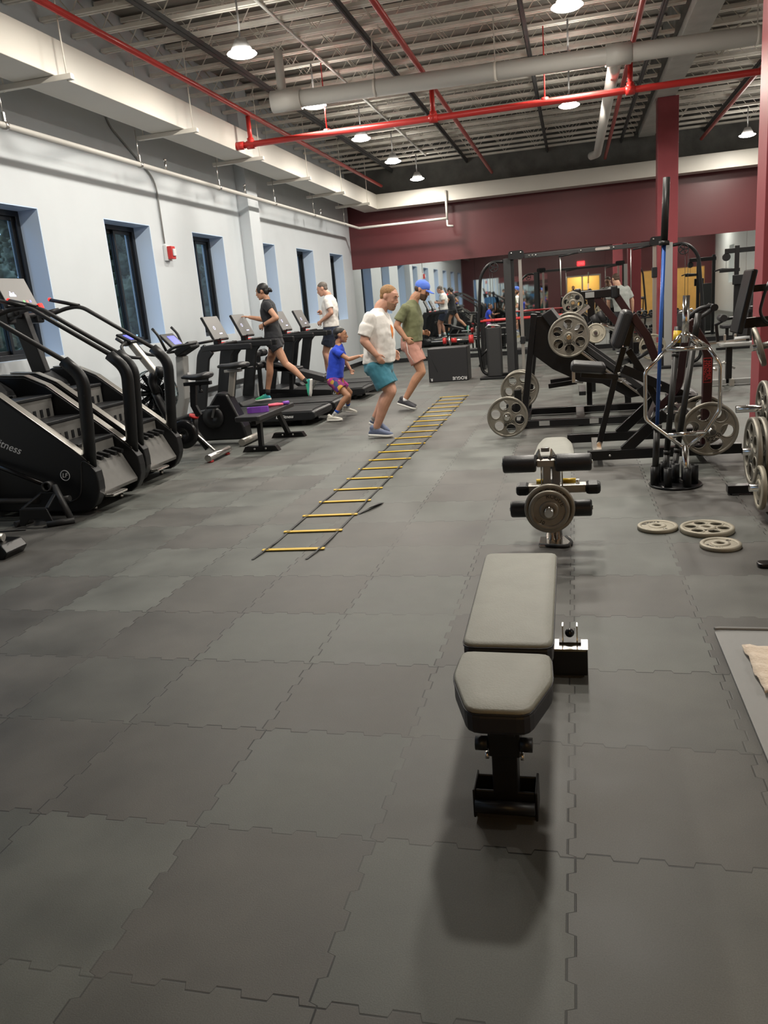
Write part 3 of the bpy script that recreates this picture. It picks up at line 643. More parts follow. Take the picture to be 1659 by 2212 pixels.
# decline bench between the treadmills
t = thing('decline_bench', 'black padded decline bench with foam rollers standing between the treadmills', 'bench', (-4.6, 12.75, 0))
y = 12.72
M().prism(rrect(-4.95, -4.0, -.05, .05, .03), 'y', y - .14, y + .14).xf(Matrix.Translation((-4.5, y, .58)) @ Matrix.Rotation(.30, 4, 'Y') @ Matrix.Translation((4.47, -y, 0))).build('back_pad', 'vinyl', t, .012)
M().prism(rrect(-.3, .3, -.045, .045, .03), 'y', y - .14, y + .14).xf(Matrix.Translation((-4.78, 0, .66)) @ Matrix.Rotation(.12, 4, 'Y')).build('seat_pad', 'vinyl', t, .012)
M().bar((-5.25, y, .30), (-4.0, y, .22), .07, .07).build('spine', 'black_coat', t, .004); M().bar((-4.7, y, .25), (-4.66, y, .62), .06, .06).build('support', 'black_coat', t, .004)
M().bar((-4.35, y, .24), (-4.2, y, .48), .03, .03).build('strut', 'steel', t)
M().bx(-4.05, -3.97, y - .3, y + .3, 0, .06).build('foot_bar', 'black_coat', t, .004); M().bx(-5.3, -5.22, y - .3, y + .3, 0, .06).build('foot_bar', 'black_coat', t, .004)
M().bar((-5.26, y, .03), (-5.22, y, .95), .06, .06).build('roller_post', 'black_coat', t, .004); M().bar((-4.01, y, .03), (-4.01, y, .25), .06, .06).build('rear_post', 'black_coat', t, .004)
for x, z in ((-5.18, .74), (-4.95, .84), (-5.2, .94)):
    M().cyl((x, y - .26, z), (x, y - .06, z), .06, 18).build('foam_roller', 'vinyl', t, .015); M().cyl((x, y + .06, z), (x, y + .26, z), .06, 18).build('foam_roller', 'vinyl', t, .015)
    M().cyl((x, y - .28, z), (x, y + .28, z), .015, 10).bar((x, y, z), (-5.23, y, z - .05), .03, .03).build('roller_arm', 'steel', t)
t = thing('waste_bin', 'small white plastic bin against the wall behind the woman\'s treadmill', 'bin', (-5.5, 12.95, 0))
M().rings([[V((-5.5 + sx * hw, 12.95 + sy * hw, z)) for sx, sy in ((-1, -1), (1, -1), (1, 1), (-1, 1))] for z, hw in ((0, .12), (.42, .155), (.42, .145), (.03, .11))], smooth=False).build('bin_body', 'bin_white', t, .008)

# flat bench with resistance bands
def flat_bench():
    t = thing('flat_bench', 'black flat bench with two bands lying on it, in front of the treadmills', 'bench', (-3.62, 8.85, 0))
    M().prism(rrect(-3.76, -3.46, 8.22, 9.42, .03), 'z', .40, .455).build('pad', 'vinyl', t, .012, 3)
    M().bar((-3.61, 8.40, .365), (-3.61, 9.25, .365), .06, .06).build('spine', 'black_coat', t, .004)
    for y, ye in ((8.58, 8.55), (9.2, 9.5)):
        M().bar((-3.61, y, .37), (-3.61, ye, .03), .05, .07).build('leg', 'black_coat', t, .004)
        ft = M().prism([(-3.84, 0), (-3.80, .065), (-3.42, .065), (-3.38, 0)], 'y', ye - .045, ye + .045).build('foot_plate', 'black_gloss', t, .004)
        for dx in (-.07, .07): M().ball((-3.61 + dx, ye - .046, .035), .014, 8, 6).build('bolt', 'steel', ft)
flat_bench()
b = M(); lp = [(-3.72, 8.52), (-3.66, 8.515), (-3.56, 8.54), (-3.49, 8.58), (-3.485, 8.61), (-3.50, 8.63), (-3.58, 8.60), (-3.66, 8.585), (-3.715, 8.575), (-3.73, 8.55)]
lc = (-3.61, 8.57)
b.rings([[V((x, y, .457)), V((lc[0] + (x - lc[0]) * .93, lc[1] + (y - lc[1]) * .80, .457)), V((lc[0] + (x - lc[0]) * .93, lc[1] + (y - lc[1]) * .80, .517)), V((x, y, .52))] for x, y in lp], closed=True, smooth=False)
tag(b.build('resistance_band', 'band_purple'), 'purple looped resistance band standing on its edge on the flat bench', 'exercise band', 'bands on the flat bench')
b = M()
for pts in ([(-3.62, 8.98, .465), (-3.53, 9.02, .47), (-3.50, 9.10, .465), (-3.58, 9.14, .468), (-3.66, 9.06, .466)],):
    n = len(pts); b.tube([V(pts[i]) + V((0, 0, .009)) for i in range(n)], .016, 6, closed=True)
tag(b.build('resistance_band', 'band_pink'), 'crumpled pink resistance band on the far part of the flat bench', 'exercise band', 'bands on the flat bench')
tag(M().cyl((-3.52, 9.16, .478), (-3.46, 9.22, .478), .022, 12).build('resistance_band', 'band_purple'), 'small rolled purple band at the far end of the flat bench', 'exercise band', 'bands on the flat bench')
# landmine trainer stand in front of the nearest stair climber, and its twin at the frame edge
def landmine(label):
    t = thing('landmine_stand', label, 'landmine stand', (-4.25, 5.5, 0))
    M().prism([(-4.40, .02), (-4.375, .165), (-4.115, .165), (-4.06, .02), (-4.11, .02), (-4.16, .075), (-4.30, .075), (-4.35, .02)], 'y', 5.42, 5.437).build('front_plate', 'black_plastic', t, .005)
    A, Bq, C, D = (-4.36, 5.44, .165), (-4.125, 5.44, .165), (-4.13, 5.60, .262), (-4.265, 5.60, .262)
    tp = M()
    for p, q, w_ in ((A, Bq, .035), (D, C, .04), (A, D, .035), (Bq, C, .035)): tp.bar(p, q, w_, .014)
    tp.build('top_plate', 'black_plastic', t, .004)
    M().tube([(-4.13, 5.62, .31), (-3.95, 5.52, .04)], .028, 10).build('side_arm', 'dark_plastic', t); M().tube([(-4.10, 5.40, .026), (-3.92, 5.52, .026)], .026, 10).build('base_bar', 'dark_plastic', t)
    M().tube([(-4.42, 5.42, .026), (-4.36, 5.56, .026)], .026, 10).build('base_bar', 'dark_plastic', t)
    M().lathe([(.030, -.05), (.043, -.05), (.043, .05), (.030, .05)], (-4.175, 5.62, .335), (.25, -1, .1), 20).build('pivot_sleeve', 'dark_plastic', t)
    M().tube([(-4.21, 5.64, .34), (-4.92, 5.70, .60)], .020, 10).build('pivot_bar', 'black_gloss', t)
    M().tube([(-4.30, 5.61, .185), (-5.25, 5.64, .20)], .026, 10).build('base_tube', 'dark_plastic', t); M().tube([(-4.10, 5.62, .19), (-4.0, 5.62, .20)], .026, 10).build('base_tube', 'dark_plastic', t)
    M().bar((-4.9, 5.66, .03), (-4.9, 5.66, .60), .04, .05, ref=(0, 1, 0)).build('rear_post', 'black_plastic', t)
    for ch in t.children: ch.data.transform(Matrix.Translation((-.13, 0, -.012)) if ch.name.split('.')[0] in ('front_plate', 'top_plate') else Matrix.Translation((-.15, 0, 0)) if ch.name.split('.')[0] == 'base_bar' else Matrix.Translation((-.16, 0, -.035)) if 'pivot' in ch.name else Matrix.Translation((-.15, 0, -.01)))
    return t
landmine('black landmine stand on the floor in front of the nearest stair climber')
t = thing('cable_clamp_block', 'black steel block with a short chrome tube on the floor near the landmine stand', 'landmine stand', (-4.05, 4.62, 0))
M().prism([(-4.4, 0), (-4.0, 0), (-3.96, .05), (-4.0, .11), (-4.4, .12)], 'y', 4.56, 4.78).build('base_block', 'black_gloss', t, .008)
M().tube([(-4.3, 4.62, .17), (-4.05, 4.66, .14)], .03, 12).build('chrome_tube', 'steel', t); M().tube([(-4.3, 4.75, .15), (-3.92, 4.74, .17)], .006, 6).build('pin', 'black_coat', t); M().bx(-4.4, -4.15, 4.6, 4.74, .11, .15).build('top_block', 'black_gloss', t, .005)
# ================================================================ AGILITY LADDER
t = thing('agility_ladder', 'yellow rung agility ladder with black straps laid along the floor beside the runners', 'ladder', (-1.86, 8.7, 0))
NR = 20; lx = []; random.seed(3)
def lxy(k):
    y = 4.72 + (12.82 - 4.72) * (k / (NR - 1)); q = (y - 4.7) / 8.1
    return (-2.075 - .03 * q - .15 * max(0, q - .55), y, -1.64 - .02 * q - .07 * max(0, q - .55))
for k in range(NR):
    a, y, b = lxy(k)
    r = M(); dy = random.uniform(-.02, .02); r.prism(rrect(a, b, -.02, .02, .008, 2), 'z', .006, .011); 
    c = (a + b) / 2; r.xf(Matrix.Translation((c, y, 0)) @ Matrix.Rotation(dy * .6 + .06, 4, 'Z') @ Matrix.Translation((-c, 0, 0)))
    o = r.build('rung', 'yellow', t)
    for xx in (a + .035, b - .035): M().bx(xx - .013, xx + .013, y - .008, y + .008, .0112, .0118).xf(Matrix.Translation((c, y, 0)) @ Matrix.Rotation(dy * .6 + .06, 4, 'Z') @ Matrix.Translation((-c, -y, 0))).build('strap_slot', 'strap', o)
for s in (0, 2):
    pts = [(-2.07 + (0 if s == 0 else .37), 4.52, .004)]
    for k in range(NR):
        q = lxy(k); x = q[s] + (.03 if s == 0 else -.03); pts.append((x, q[1], .004 if k % 3 else .013)); 
        if k < NR - 1: qn = lxy(k + 1); pts.append(((x + qn[s] + (.03 if s == 0 else -.03)) / 2 + random.uniform(-.008, .008), (q[1] + qn[1]) / 2, .003 + .012 * random.random()))
    m = M(); P = m.path(pts, .12, 4); rg = []
    for i, p in enumerate(P):
        tw = .5 * math.sin(i * .45) * (1 if (i // 9) % 3 == 0 else .1); h = .009
        rg.append([p + V((-h * math.cos(tw), 0, -h * math.sin(tw) * .3)), p + V((h * math.cos(tw), 0, h * math.sin(tw) * .3)), p + V((h * math.cos(tw), 0, h * math.sin(tw) * .3 + .0015)), p + V((-h * math.cos(tw), 0, -h * math.sin(tw) * .3 + .0015))])
    m.rings(rg, smooth=False).build('side_strap', 'strap', t)
M().rings([[V(a), V(b), V((b[0], b[1], b[2] + .002)), V((a[0], a[1], a[2] + .002))] for a, b in (((-1.645, 5.60, .004), (-1.625, 5.60, .004)), ((-1.60, 5.74, .004), (-1.575, 5.72, .022)), ((-1.57, 5.86, .004), (-1.53, 5.84, .016)), ((-1.55, 5.93, .004), (-1.515, 5.93, .004)))], smooth=False).build('loose_strap', 'strap', t)

# ================================================================ WEIGHT PLATES
def plate_mesh(kind):
    R, th, holes = {'45': (.225, .034, 6), '35': (.185, .034, 6), '25': (.142, .03, 0), '10': (.115, .026, 0), '25h': (.16, .032, 6), '15': (.125, .026, 0)}[kind]
    cu = bpy.data.curves.new('p', 'CURVE'); cu.dimensions = '2D'; cu.fill_mode = 'BOTH'; cu.extrude = th * .28
    def circ(cx, cy, r, n):
        sp = cu.splines.new('POLY'); sp.points.add(n - 1); sp.use_cyclic_u = True
        for k in range(n): sp.points[k].co = (cx + r * math.cos(2 * PI * k / n), cy + r * math.sin(2 * PI * k / n), 0, 1)
    circ(0, 0, R - .012, 56); circ(0, 0, .0255, 24)
    for k in range(holes): a = 2 * PI * (k + .5) / holes; circ(R * .60 * math.cos(a), R * .60 * math.sin(a), R * .225, 24)
    ob = bpy.data.objects.new('p', cu); COL.objects.link(ob); bpy.context.view_layer.update()
    me = bpy.data.meshes.new_from_object(ob.evaluated_get(bpy.context.evaluated_depsgraph_get())); bpy.data.objects.remove(ob)
    m = M(); h = th / 2
    m.lathe([(R - .022, -h), (R - .004, -h), (R, -h + .006), (R, h - .006), (R - .004, h), (R - .022, h), (R - .028, h * .5), (R - .028, -h * .5)], n=56)
    m.lathe([(.0255, -h), (.05, -h), (.056, -h * .5), (.056, h * .5), (.05, h), (.0255, h)], n=32)
    if holes:
        for k in range(holes):
            a = 2 * PI * (k + .5) / holes; r = R * .225
            m.lathe([(r, -h * .75), (r + .008, -h * .7), (r + .008, h * .7), (r, h * .75)], (R * .60 * math.cos(a), R * .60 * math.sin(a), 0), n=24)
    rim = m.mesh('rim'); bm = bmesh.new(); bm.from_mesh(me); bm.from_mesh(rim); out = bpy.data.meshes.new('weight_plate'); bm.to_mesh(out); bm.free(); out.materials.clear()
    bpy.data.meshes.remove(rim); bpy.data.meshes.remove(me)
    return out, R, th
PM = {}
def lettering(kind, R, th):
    key = 'L' + kind
    if key not in PM:
        z = th * .28 + .0005
        a = text('ROGUE', R * (.23 if kind in ('45', '35', '25h') else .30), 'letter_black', None, (0, 0, z), (1, 0, 0), (0, 1, 0), ext=.001, arc=(R * (.36 if kind in ('45', '35', '25h') else .70), PI * .5 + .62, PI * .5 - .62) if kind not in ('45', '35', '25h') else (R * .36, -PI * .5 - .6, -PI * .5 + .6))
        b = text(kind[:2], R * (.20 if kind in ('45', '35', '25h') else .27), 'letter_black', None, (0, -R * .68 if kind in ('25', '10', '15') else R * .37, z), (1, 0, 0), (0, 1, 0), ext=.001)
        PM[key] = (a.data, b.data); bpy.data.objects.remove(a); bpy.data.objects.remove(b)
    return PM[key]
def plate(kind, loc, axis, label, group, spin=0.0, mt='plate_iron', key=''):
    k2 = kind + mt
    if k2 not in PM:
        me, R, th = plate_mesh(kind); me.materials.append(MT[mt]); PM[k2] = (me, R, th)
    me, R, th = PM[k2]
    o = bpy.data.objects.new('weight_plate', me); COL.objects.link(o); tag(o, label, 'weight plate', group)
    o.location = loc
    q = V((0, 0, 1)).rotation_difference(V(axis)); o.rotation_mode = 'QUATERNION'
    # keep lettering upright for wall-facing plates
    ax = V(axis).normalized()
    if abs(ax.z) < .9:
        up = V((0, 0, 1)) - ax * ax.z; up.normalize(); xd = up.cross(ax); mt3 = Matrix((xd, up, ax)).transposed() @ Matrix.Rotation(spin, 3, 'Z'); o.rotation_quaternion = mt3.to_quaternion()
    else: o.rotation_quaternion = (Matrix.Rotation(spin, 3, 'Z')).to_quaternion()
    for nm, me_ in zip(('lettering', 'number_marking'), lettering(kind, R, th)): link(nm, me_, None, o)
    return o
g = 'weight plates lying on the floor'
plate('15', (.492, 5.09, .0135), (0, 0, 1), 'small grey weight plate on the floor, left of the six-hole plate', g, .5, 'plate_light')
plate('25h', (.778, 5.02, .0165), (0, 0, 1), 'large grey six-hole weight plate lying on the floor behind the two small ones', g, .3, 'plate_light')
plate('10', (.805, 4.70, .0135), (0, 0, 1), 'small grey weight plate on the floor, in front of the six-hole plate', g, 2.4, 'plate_light')

# ================================================================ FRONT ADJUSTABLE BENCH
t = thing('adjustable_bench', 'grey topped adjustable bench on black steel legs in the front of the room', 'bench', (-.23, 2.6, 0))
sp = [(-.372, 2.268), (-.082, 2.252), (-.072, 2.1), (-.125, 1.915), (-.150, 1.895), (-.300, 1.895), (-.322, 1.915), (-.382, 2.1)]
def pad2(poly, zt, th, name, parent):
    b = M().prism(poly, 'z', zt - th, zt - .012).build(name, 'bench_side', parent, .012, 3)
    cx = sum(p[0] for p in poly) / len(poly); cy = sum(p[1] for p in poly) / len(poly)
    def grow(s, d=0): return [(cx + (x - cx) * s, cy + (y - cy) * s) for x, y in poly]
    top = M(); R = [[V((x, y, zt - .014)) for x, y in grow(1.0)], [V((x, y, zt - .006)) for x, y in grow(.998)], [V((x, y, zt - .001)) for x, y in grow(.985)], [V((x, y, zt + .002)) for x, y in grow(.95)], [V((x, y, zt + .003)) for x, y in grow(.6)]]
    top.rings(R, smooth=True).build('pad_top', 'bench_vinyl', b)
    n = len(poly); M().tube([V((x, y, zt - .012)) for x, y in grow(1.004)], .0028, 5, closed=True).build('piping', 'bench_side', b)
    return b
def roundpoly(poly, r, k=3):
    out = []; n = len(poly)
    for i in range(n):
        a, b, c = V((*poly[i - 1], 0)), V((*poly[i], 0)), V((*poly[(i + 1) % n], 0)); rr = min(r, (a - b).length * .45, (c - b).length * .45)
        q0 = b + (a - b).normalized() * rr; q1 = b + (c - b).normalized() * rr
        for j in range(k + 1): u = j / k; w_ = q0 * (1 - u) ** 2 + b * 2 * u * (1 - u) + q1 * u * u; out.append((w_.x, w_.y))
    return out
sp = [(-.366, 2.272), (-.090, 2.262), (-.080, 2.09), (-.138, 1.90), (-.306, 1.90), (-.372, 2.10)]
pad2(roundpoly(sp, .035), .45, .075, 'seat_pad', t)
pad2(roundpoly([(-.392, 3.245), (-.092, 3.245), (-.086, 2.31), (-.372, 2.31)], .04), .455, .072, 'back_pad', t)
M().bar((-.225, 2.0, .345), (-.225, 3.1, .345), .075, .07).build('spine', 'black_coat', t, .005)
M().bar((-.222, 2.06, .37), (-.228, 2.09, .06), .075, .075, ref=(0, 1, 0)).build('front_post', 'black_coat', t, .005)
sl = M().bar((-.222, 2.055, .375), (-.2235, 2.07, .235), .092, .092, ref=(0, 1, 0)).build('post_sleeve', 'black_coat', t, .005)
for s in (-1, 1):
    M().cyl((-.2235 + s * .047, 2.03, .272), (-.2235 + s * .082, 2.03, .272), .021, 18).build('peg', 'black_plastic', t)
    M().cyl((-.2235 + s * .046, 2.04, .228), (-.2235 + s * .056, 2.04, .228), .012, 10).build('bolt', 'steel', t)
M().bx(-.318, -.142, 2.05, 2.058, .02, .10).bx(-.318, -.142, 2.13, 2.138, .02, .10).build('front_foot', 'black_coat', t, .003)
M().bx(-.318, -.142, 2.058, 2.13, .012, .03).build('foot_bracket', 'black_coat', t, .003)
for x in (-.326, -.142): M().bx(x, x + .008, 2.04, 2.15, .01, .105).build('end_plate', 'black_coat', t, .003)
M().cyl((-.318, 2.03, .06), (-.142, 2.03, .06), .018, 12).build('foot_bar', 'black_plastic', t)
for x in (-.29, -.17): M().cyl((x, 2.06, .03), (x, 2.06, .055), .009, 8).build('foot_bolt', 'steel', t)
M().bx(-.32, -.14, 2.06, 2.14, 0, .012).build('rubber_pad', 'rubber', t)
M().bx(-.475, .025, 2.985, 3.085, .012, .125).build('rear_foot', 'black_gloss', t, .006)
M().bx(-.105, .026, 2.986, 3.084, .1252, .128).build('foot_cap', 'steel', t)
M().bx(-.46, .01, 3.0, 3.07, 0, .0115).build('rear_base', 'rubber', t)
M().bar((-.225, 3.03, .12), (-.225, 2.95, .36), .07, .07).build('rear_post', 'black_coat', t, .005)
w_ = M(); w_.ball((-.045, 3.05, .172), .019, 12, 8); w_.build('adjuster_knob', 'black_gloss', t)
for x in (-.075, -.018): M().bx(x, x + .005, 3.04, 3.08, .128, .205).build('adjuster_tab', 'steel', t)
M().bx(-.088, .0, 3.03, 3.082, .128, .138).build('adjuster_base', 'black_coat', t)

# ================================================================ GLUTE/LEG CURL BENCH with two plates on its horn
t = thing('leg_extension_bench', 'leg extension bench with black foam rollers and a loaded plate horn', 'bench', (-.15, 4.9, 0))
for nm, x0, x1, z, r in (('upper', -.43, -.235, .555, .052), ('upper', -.125, .082, .555, .052), ('lower', -.395, -.235, .278, .050), ('lower', -.09, .08, .278, .050)):
    p = M().cyl((x0, 4.62, z), (x1, 4.62, z), r, 28).build('foam_roller', 'vinyl', t, .012, 3)
    for xx, s in ((x0, -1), (x1, 1)): M().cyl((xx, 4.62, z), (xx + s * .006, 4.62, z), .012, 10).build('end_bolt', 'chrome', p)
M().cyl((-.43, 4.62, .555), (.08, 4.62, .555), .016, 12).build('roller_axle', 'chrome', t)
M().cyl((-.39, 4.62, .278), (.08, 4.62, .278), .016, 12).build('roller_axle', 'chrome', t)
M().bx(-.232, -.128, 4.60, 4.65, .535, .575).build('axle_block', 'silver_paint', t, .005)
for s in (-1, 1): M().tube([(-.18 + s * .02, 4.60, .58), (-.18 + s * .035, 4.60, .60), (-.18 + s * .035, 4.60, .635), (-.18 + s * .05, 4.61, .60)], .006, 4, sq=(.01, .02)).build('clamp_lug', 'chrome', t)
M().bx(-.205, -.155, 4.60, 4.62, .625, .65).build('clamp_bridge', 'chrome', t, .004)
for x, mm in ((-.175, 'silver_paint'), (-.122, 'grey_paint')): M().bar((x, 4.66, .56), (x - .005, 4.66, .30), .045, .05).build('lever_arm', mm, t, .005)
for x in (-.208, -.088): M().bx(x - .004, x + .004, 4.64, 4.72, .38, .54).build('side_plate', 'chrome', t)
for a, b in ((-.24, -.19), (-.085, -.01)): M().cyl((a, 4.68, .43), (b, 4.68, .43), .016, 12).build('yellow_handle', 'yellow', t)
M().bx(-.36, .06, 4.76, 4.84, .335, .385).build('cross_tube', 'silver_paint', t, .006)
for a, b in ((-.37, -.29), (.045, .135)): M().bx(a, b, 4.74, 4.86, .325, .392).build('tube_grip', 'black_plastic', t, .02)
M().cyl((.0, 4.8, .385), (.0, 4.8, .41), .012, 10).build('pop_pin', 'steel', t)
M().cyl((-.16, 4.64, .345), (-.16, 4.33, .325), .024, 18).build('plate_horn', 'chrome', t)
M().prism([(4.64, .27), (4.72, .27), (4.72, .40), (4.64, .40)], 'x', -.2, -.12).build('horn_block', 'silver_paint', t, .006)
M().cyl((-.165, 4.86, .02), (-.165, 4.80, .36), .034, 20).build('front_leg', 'chrome', t); M().cyl((-.125, 4.86, .02), (-.125, 4.80, .36), .026, 20).build('front_leg', 'chrome', t)
M().prism([(4.72, .0), (4.90, .0), (4.90, .018), (4.72, .018)], 'x', -.24, -.05).build('base_foot', 'chrome', t, .004)
M().tube([(-.24, 4.74, .012), (-.07, 4.70, .012), (-.04, 4.78, .012), (-.08, 4.9, .012)], .012, 8, bend=.04).build('rubber_edge', 'rubber', t)
pad2(roundpoly([(-.268, 4.95), (-.012, 4.95), (-.03, 5.35), (-.075, 5.60), (-.22, 5.60), (-.255, 5.35)], .05), .535, .06, 'seat_pad', t)
M().bar((-.145, 4.72, .40), (-.145, 5.55, .44), .06, .07).build('spine', 'grey_paint', t, .005)
M().bar((-.145, 5.5, .44), (-.145, 5.55, .03), .06, .06, ref=(0, 1, 0)).build('rear_leg', 'grey_paint', t, .005); M().bx(-.35, .06, 5.52, 5.58, 0, .05).build('rear_foot', 'grey_paint', t, .005)
g = 'plates on the leg extension bench'
plate('25', (-.158, 4.425, .331), (0, -1, .06), 'larger plain grey plate on the horn, behind the one reading ROGUE 10', g, -.2)
plate('10', (-.160, 4.388, .329), (0, -1, .06), 'grey ROGUE 10 plate in front of a larger plate on the leg extension bench', g, -.55)

# ================================================================ MAT AND TOWEL
o = M().prism(rrect(.575, 1.25, 1.6, 3.46, .02), 'z', .001, .013).build('exercise_mat', 'mat_grey', None, .003); tag(o, 'grey exercise mat on the floor at the right, with a towel on it', 'mat')
M().tube([(.576, 3.46, .02), (.60, 3.468, .019), (1.24, 3.468, .016)], .007, 6).build('curled_edge', 'mat_grey', o)
tw = M(); nx, ny = 14, 16; vs = []; fs = []
for i in range(nx + 1):
    for j in range(ny + 1):
        x = .655 + .42 * i / nx + .004 * math.sin(j * .7); y = 2.86 + .40 * j / ny + .005 * math.sin(i * .8)
        vs.append((x, y, .026 + .006 * math.sin(j * 1.7 + i * .4) + .004 * math.sin(i * 2.1)))
fs = [(i * (ny + 1) + j, (i + 1) * (ny + 1) + j, (i + 1) * (ny + 1) + j + 1, i * (ny + 1) + j + 1) for i in range(nx) for j in range(ny)]
tw.add(vs, fs, True); o = tw.build('towel', 'towel'); md = o.modifiers.new('s', 'SOLIDIFY'); md.thickness = .006; tag(o, 'cream towel spread on the grey exercise mat', 'towel')
# ================================================================ FOAM PLYO BOX
t = thing('plyo_box', 'black soft plyo jump box with white lettering on the floor beyond the ladder', 'jump box', (-2.4, 15.7, 0))
pb = M(); pb.prism(rrect(-2.805, -2.02, 15.4, 15.92, .03), 'z', 0, .655); pb.build('box_body', 'vinyl', t, .018, 3)
text('ROGUE', .085, 'letter_white', t, (-2.19, 15.397, .06), (-1, 0, 0), (0, 0, -1)); text('R', .075, 'letter_white', t, (-2.745, 15.397, .055), (-1, 0, 0), (0, 0, -1))
M().tube([(-2.80, 15.398, .60), (-2.72, 15.397, .45), (-2.62, 15.398, .2)], .003, 5).build('cover_seam', 'vinyl', t)

# ================================================================ CABLE CROSSOVER RACK
t = thing('cable_crossover', 'tall black cable crossover rack with long top beam, standing before the mirror wall', 'cable machine', (0, 15.5, 0))
yc = 15.5
for s, nm in ((-1, 'l'), (1, 'r')):
    fx = (lambda x: x) if s < 0 else (lambda x: .47 - x)   # mirrored about x = .235
    fr = M().tube([(fx(-1.15), yc, 2.14), (fx(-1.50), yc, 2.17), (fx(-1.70), yc, 1.95), (fx(-1.81), yc, .70), (fx(-1.75), yc, .08), (fx(-1.2), yc, .06)], .03, 12, bend=.16)
    fr.build('curved_frame', 'black_coat', t)
    M().tube([(fx(-1.80), yc, .42), (fx(-1.55), yc, .62)], .025, 10).build('frame_brace', 'black_coat', t)
    M().bx(min(fx(-1.26), fx(-1.12)), max(fx(-1.26), fx(-1.12)), yc - .05, yc + .05, 0, 2.20).build('upright', 'dark_plastic' if s < 0 else 'grey_paint', t, .006)
    M().bx(min(fx(-1.12), fx(-1.07)), max(fx(-1.12), fx(-1.07)), yc - .04, yc + .04, 0, 2.20).build('upright_channel', 'black_coat', t, .004)
    M().prism(rrect(min(fx(-1.16), fx(-.87)), max(fx(-1.16), fx(-.87)), 2.17, 2.32, .05), 'y', yc - .09, yc - .06).build('gusset', 'black_coat', t)
    for q in (-1.10, -.93): M().ball((fx(q), yc - .092, 2.28), .016, 8, 6).build('bolt', 'steel', t)
    M().bx(fx(-.955) - .03, fx(-.955) + .03, yc - .03, yc + .03, .10, 2.17).build('guide_column', 'steel', t, .004)
    M().bx(min(fx(-1.0), fx(-.91)), max(fx(-1.0), fx(-.91)), yc - .07, yc + .05, .62 if s < 0 else 1.62, .76 if s < 0 else 1.80).build('carriage', 'black_plastic', t, .01)
    sh = M().prism(rrect(min(fx(-1.64), fx(-1.36)), max(fx(-1.64), fx(-1.36)), yc - .14, yc + .14, .05), 'z', .05, .96).build('weight_stack_cover', 'dark_plastic', t, .01)
    M().tube([(fx(-1.64), yc - .13, .97), (fx(-1.58), yc - .14, 1.02), (fx(-1.42), yc - .14, 1.0), (fx(-1.36), yc - .13, .98)], .018, 8).build('cover_rim', 'steel', sh)
    M().bx(min(fx(-1.78), fx(-1.05)), max(fx(-1.78), fx(-1.05)), yc - .25, yc + .25, 0, .045).build('base_plate', 'black_coat', t, .006)
    pc = V((fx(-1.44), yc - .06, 2.06)); pw = M().lathe([(.075, -.012), (.09, -.012), (.09, .012), (.075, .012)], pc, (0, 1, 0), 24)
    for q in range(5): a = 2 * PI * q / 5; pw.bar(pc, pc + V((.078 * math.cos(a), 0, .078 * math.sin(a))), .012, .02)
    pw.build('pulley', 'black_plastic', t)
    for q in (-1.47, -1.52): M().cyl((fx(q), yc - .05, .98), (fx(q), yc - .05, 2.04), .004, 5).build('cable', 'black_plastic', t)
M().bx(-.87, 1.34, yc - .04, yc + .04, 2.17, 2.245).build('top_beam', 'dark_plastic', t, .006)
M().prism(rrect(.40, .66, 2.185, 2.23, .02), 'y', yc - .046, yc - .041).build('badge', 'steel', t)
for x in (-.78, -.72, -.66, .15, .72): M().ball((x, yc - .042, 2.21), .016, 8, 6).build('bolt', 'steel', t)
for x in (-.25, 1.05): M().tube([(x, yc - .05, 2.14), (x + .35, yc - .05, 2.18)], .015, 8).build('chin_up_grip', 'black_coat', t)
for x in (-.22, 1.02): M().cyl((x, yc - .02, 1.45), (x, yc - .02, 2.2), .010, 8).build('hanging_rod', 'steel', t)

# ================================================================ LEG PRESS (plates rest on its horns)
t = thing('leg_press', 'black leg press with slanted sled rails, standing behind the lever machine', 'leg press', (0, 9.8, 0))
for y in (9.3, 10.3):
    M().bx(-.80, 1.3, y - .04, y + .04, .015, .095).build('base_rail', 'black_gloss', t, .005)
    M().bar((.06, y + .08, .93), (.80, y + .08, .33), .05, .06).build('sled_rail', 'dark_plastic', t, .005)
    M().bar((.04, y + .08, .86), (.78, y + .08, .26), .05, .02).build('rail_edge', 'steel', t)
    M().bar((-.44, y + .04, 1.30), (-.60, y + .04, .06), .07, .11).build('rear_upright', 'black_gloss', t, .005)
    M().prism([(-.44, 1.27), (-.36, 1.27), (-.02, 1.0), (.08, .86), (.74, .30), (.60, .28), (.30, .46), (.05, .50), (-.25, .66), (-.48, .85)], 'y', y + .10, y + .13).build('side_shroud', 'black_gloss', t, .005)
    M().bar((.70, y + .04, .40), (.95, y + .04, .06), .07, .08).build('front_upright', 'black_gloss', t, .005)
for x in (-.6, .05, 1.2): M().bx(x - .05, x + .05, 9.34, 10.26, .02, .09).build('cross_member', 'black_gloss', t, .005)
M().bx(-.42, -.30, 9.255, 9.2595, .03, .085).build('rail_joint', 'grey_paint', t); M().bx(.15, .25, 9.255, 9.2595, .03, .085).build('rail_joint', 'grey_paint', t)
M().bx(-.2, .14, 9.25, 10.5, .98, 1.1).build('sled_carriage', 'black_gloss', t, .01)
M().prism([(-.36, 1.28), (-.25, 1.34), (.05, .92), (-.06, .86)], 'y', 9.35, 10.35).build('foot_platform', 'black_plastic', t, .01)
for y0, y1, x, z in ((8.90, 9.3, -.058, 1.035), (10.35, 10.8, -.058, 1.035), (8.62, 9.3, -.735, .232), (9.3, 9.92, -.655, .41)): M().cyl((x, y0, z), (x, y1, z), .025, 16).build('plate_horn', 'chrome', t)
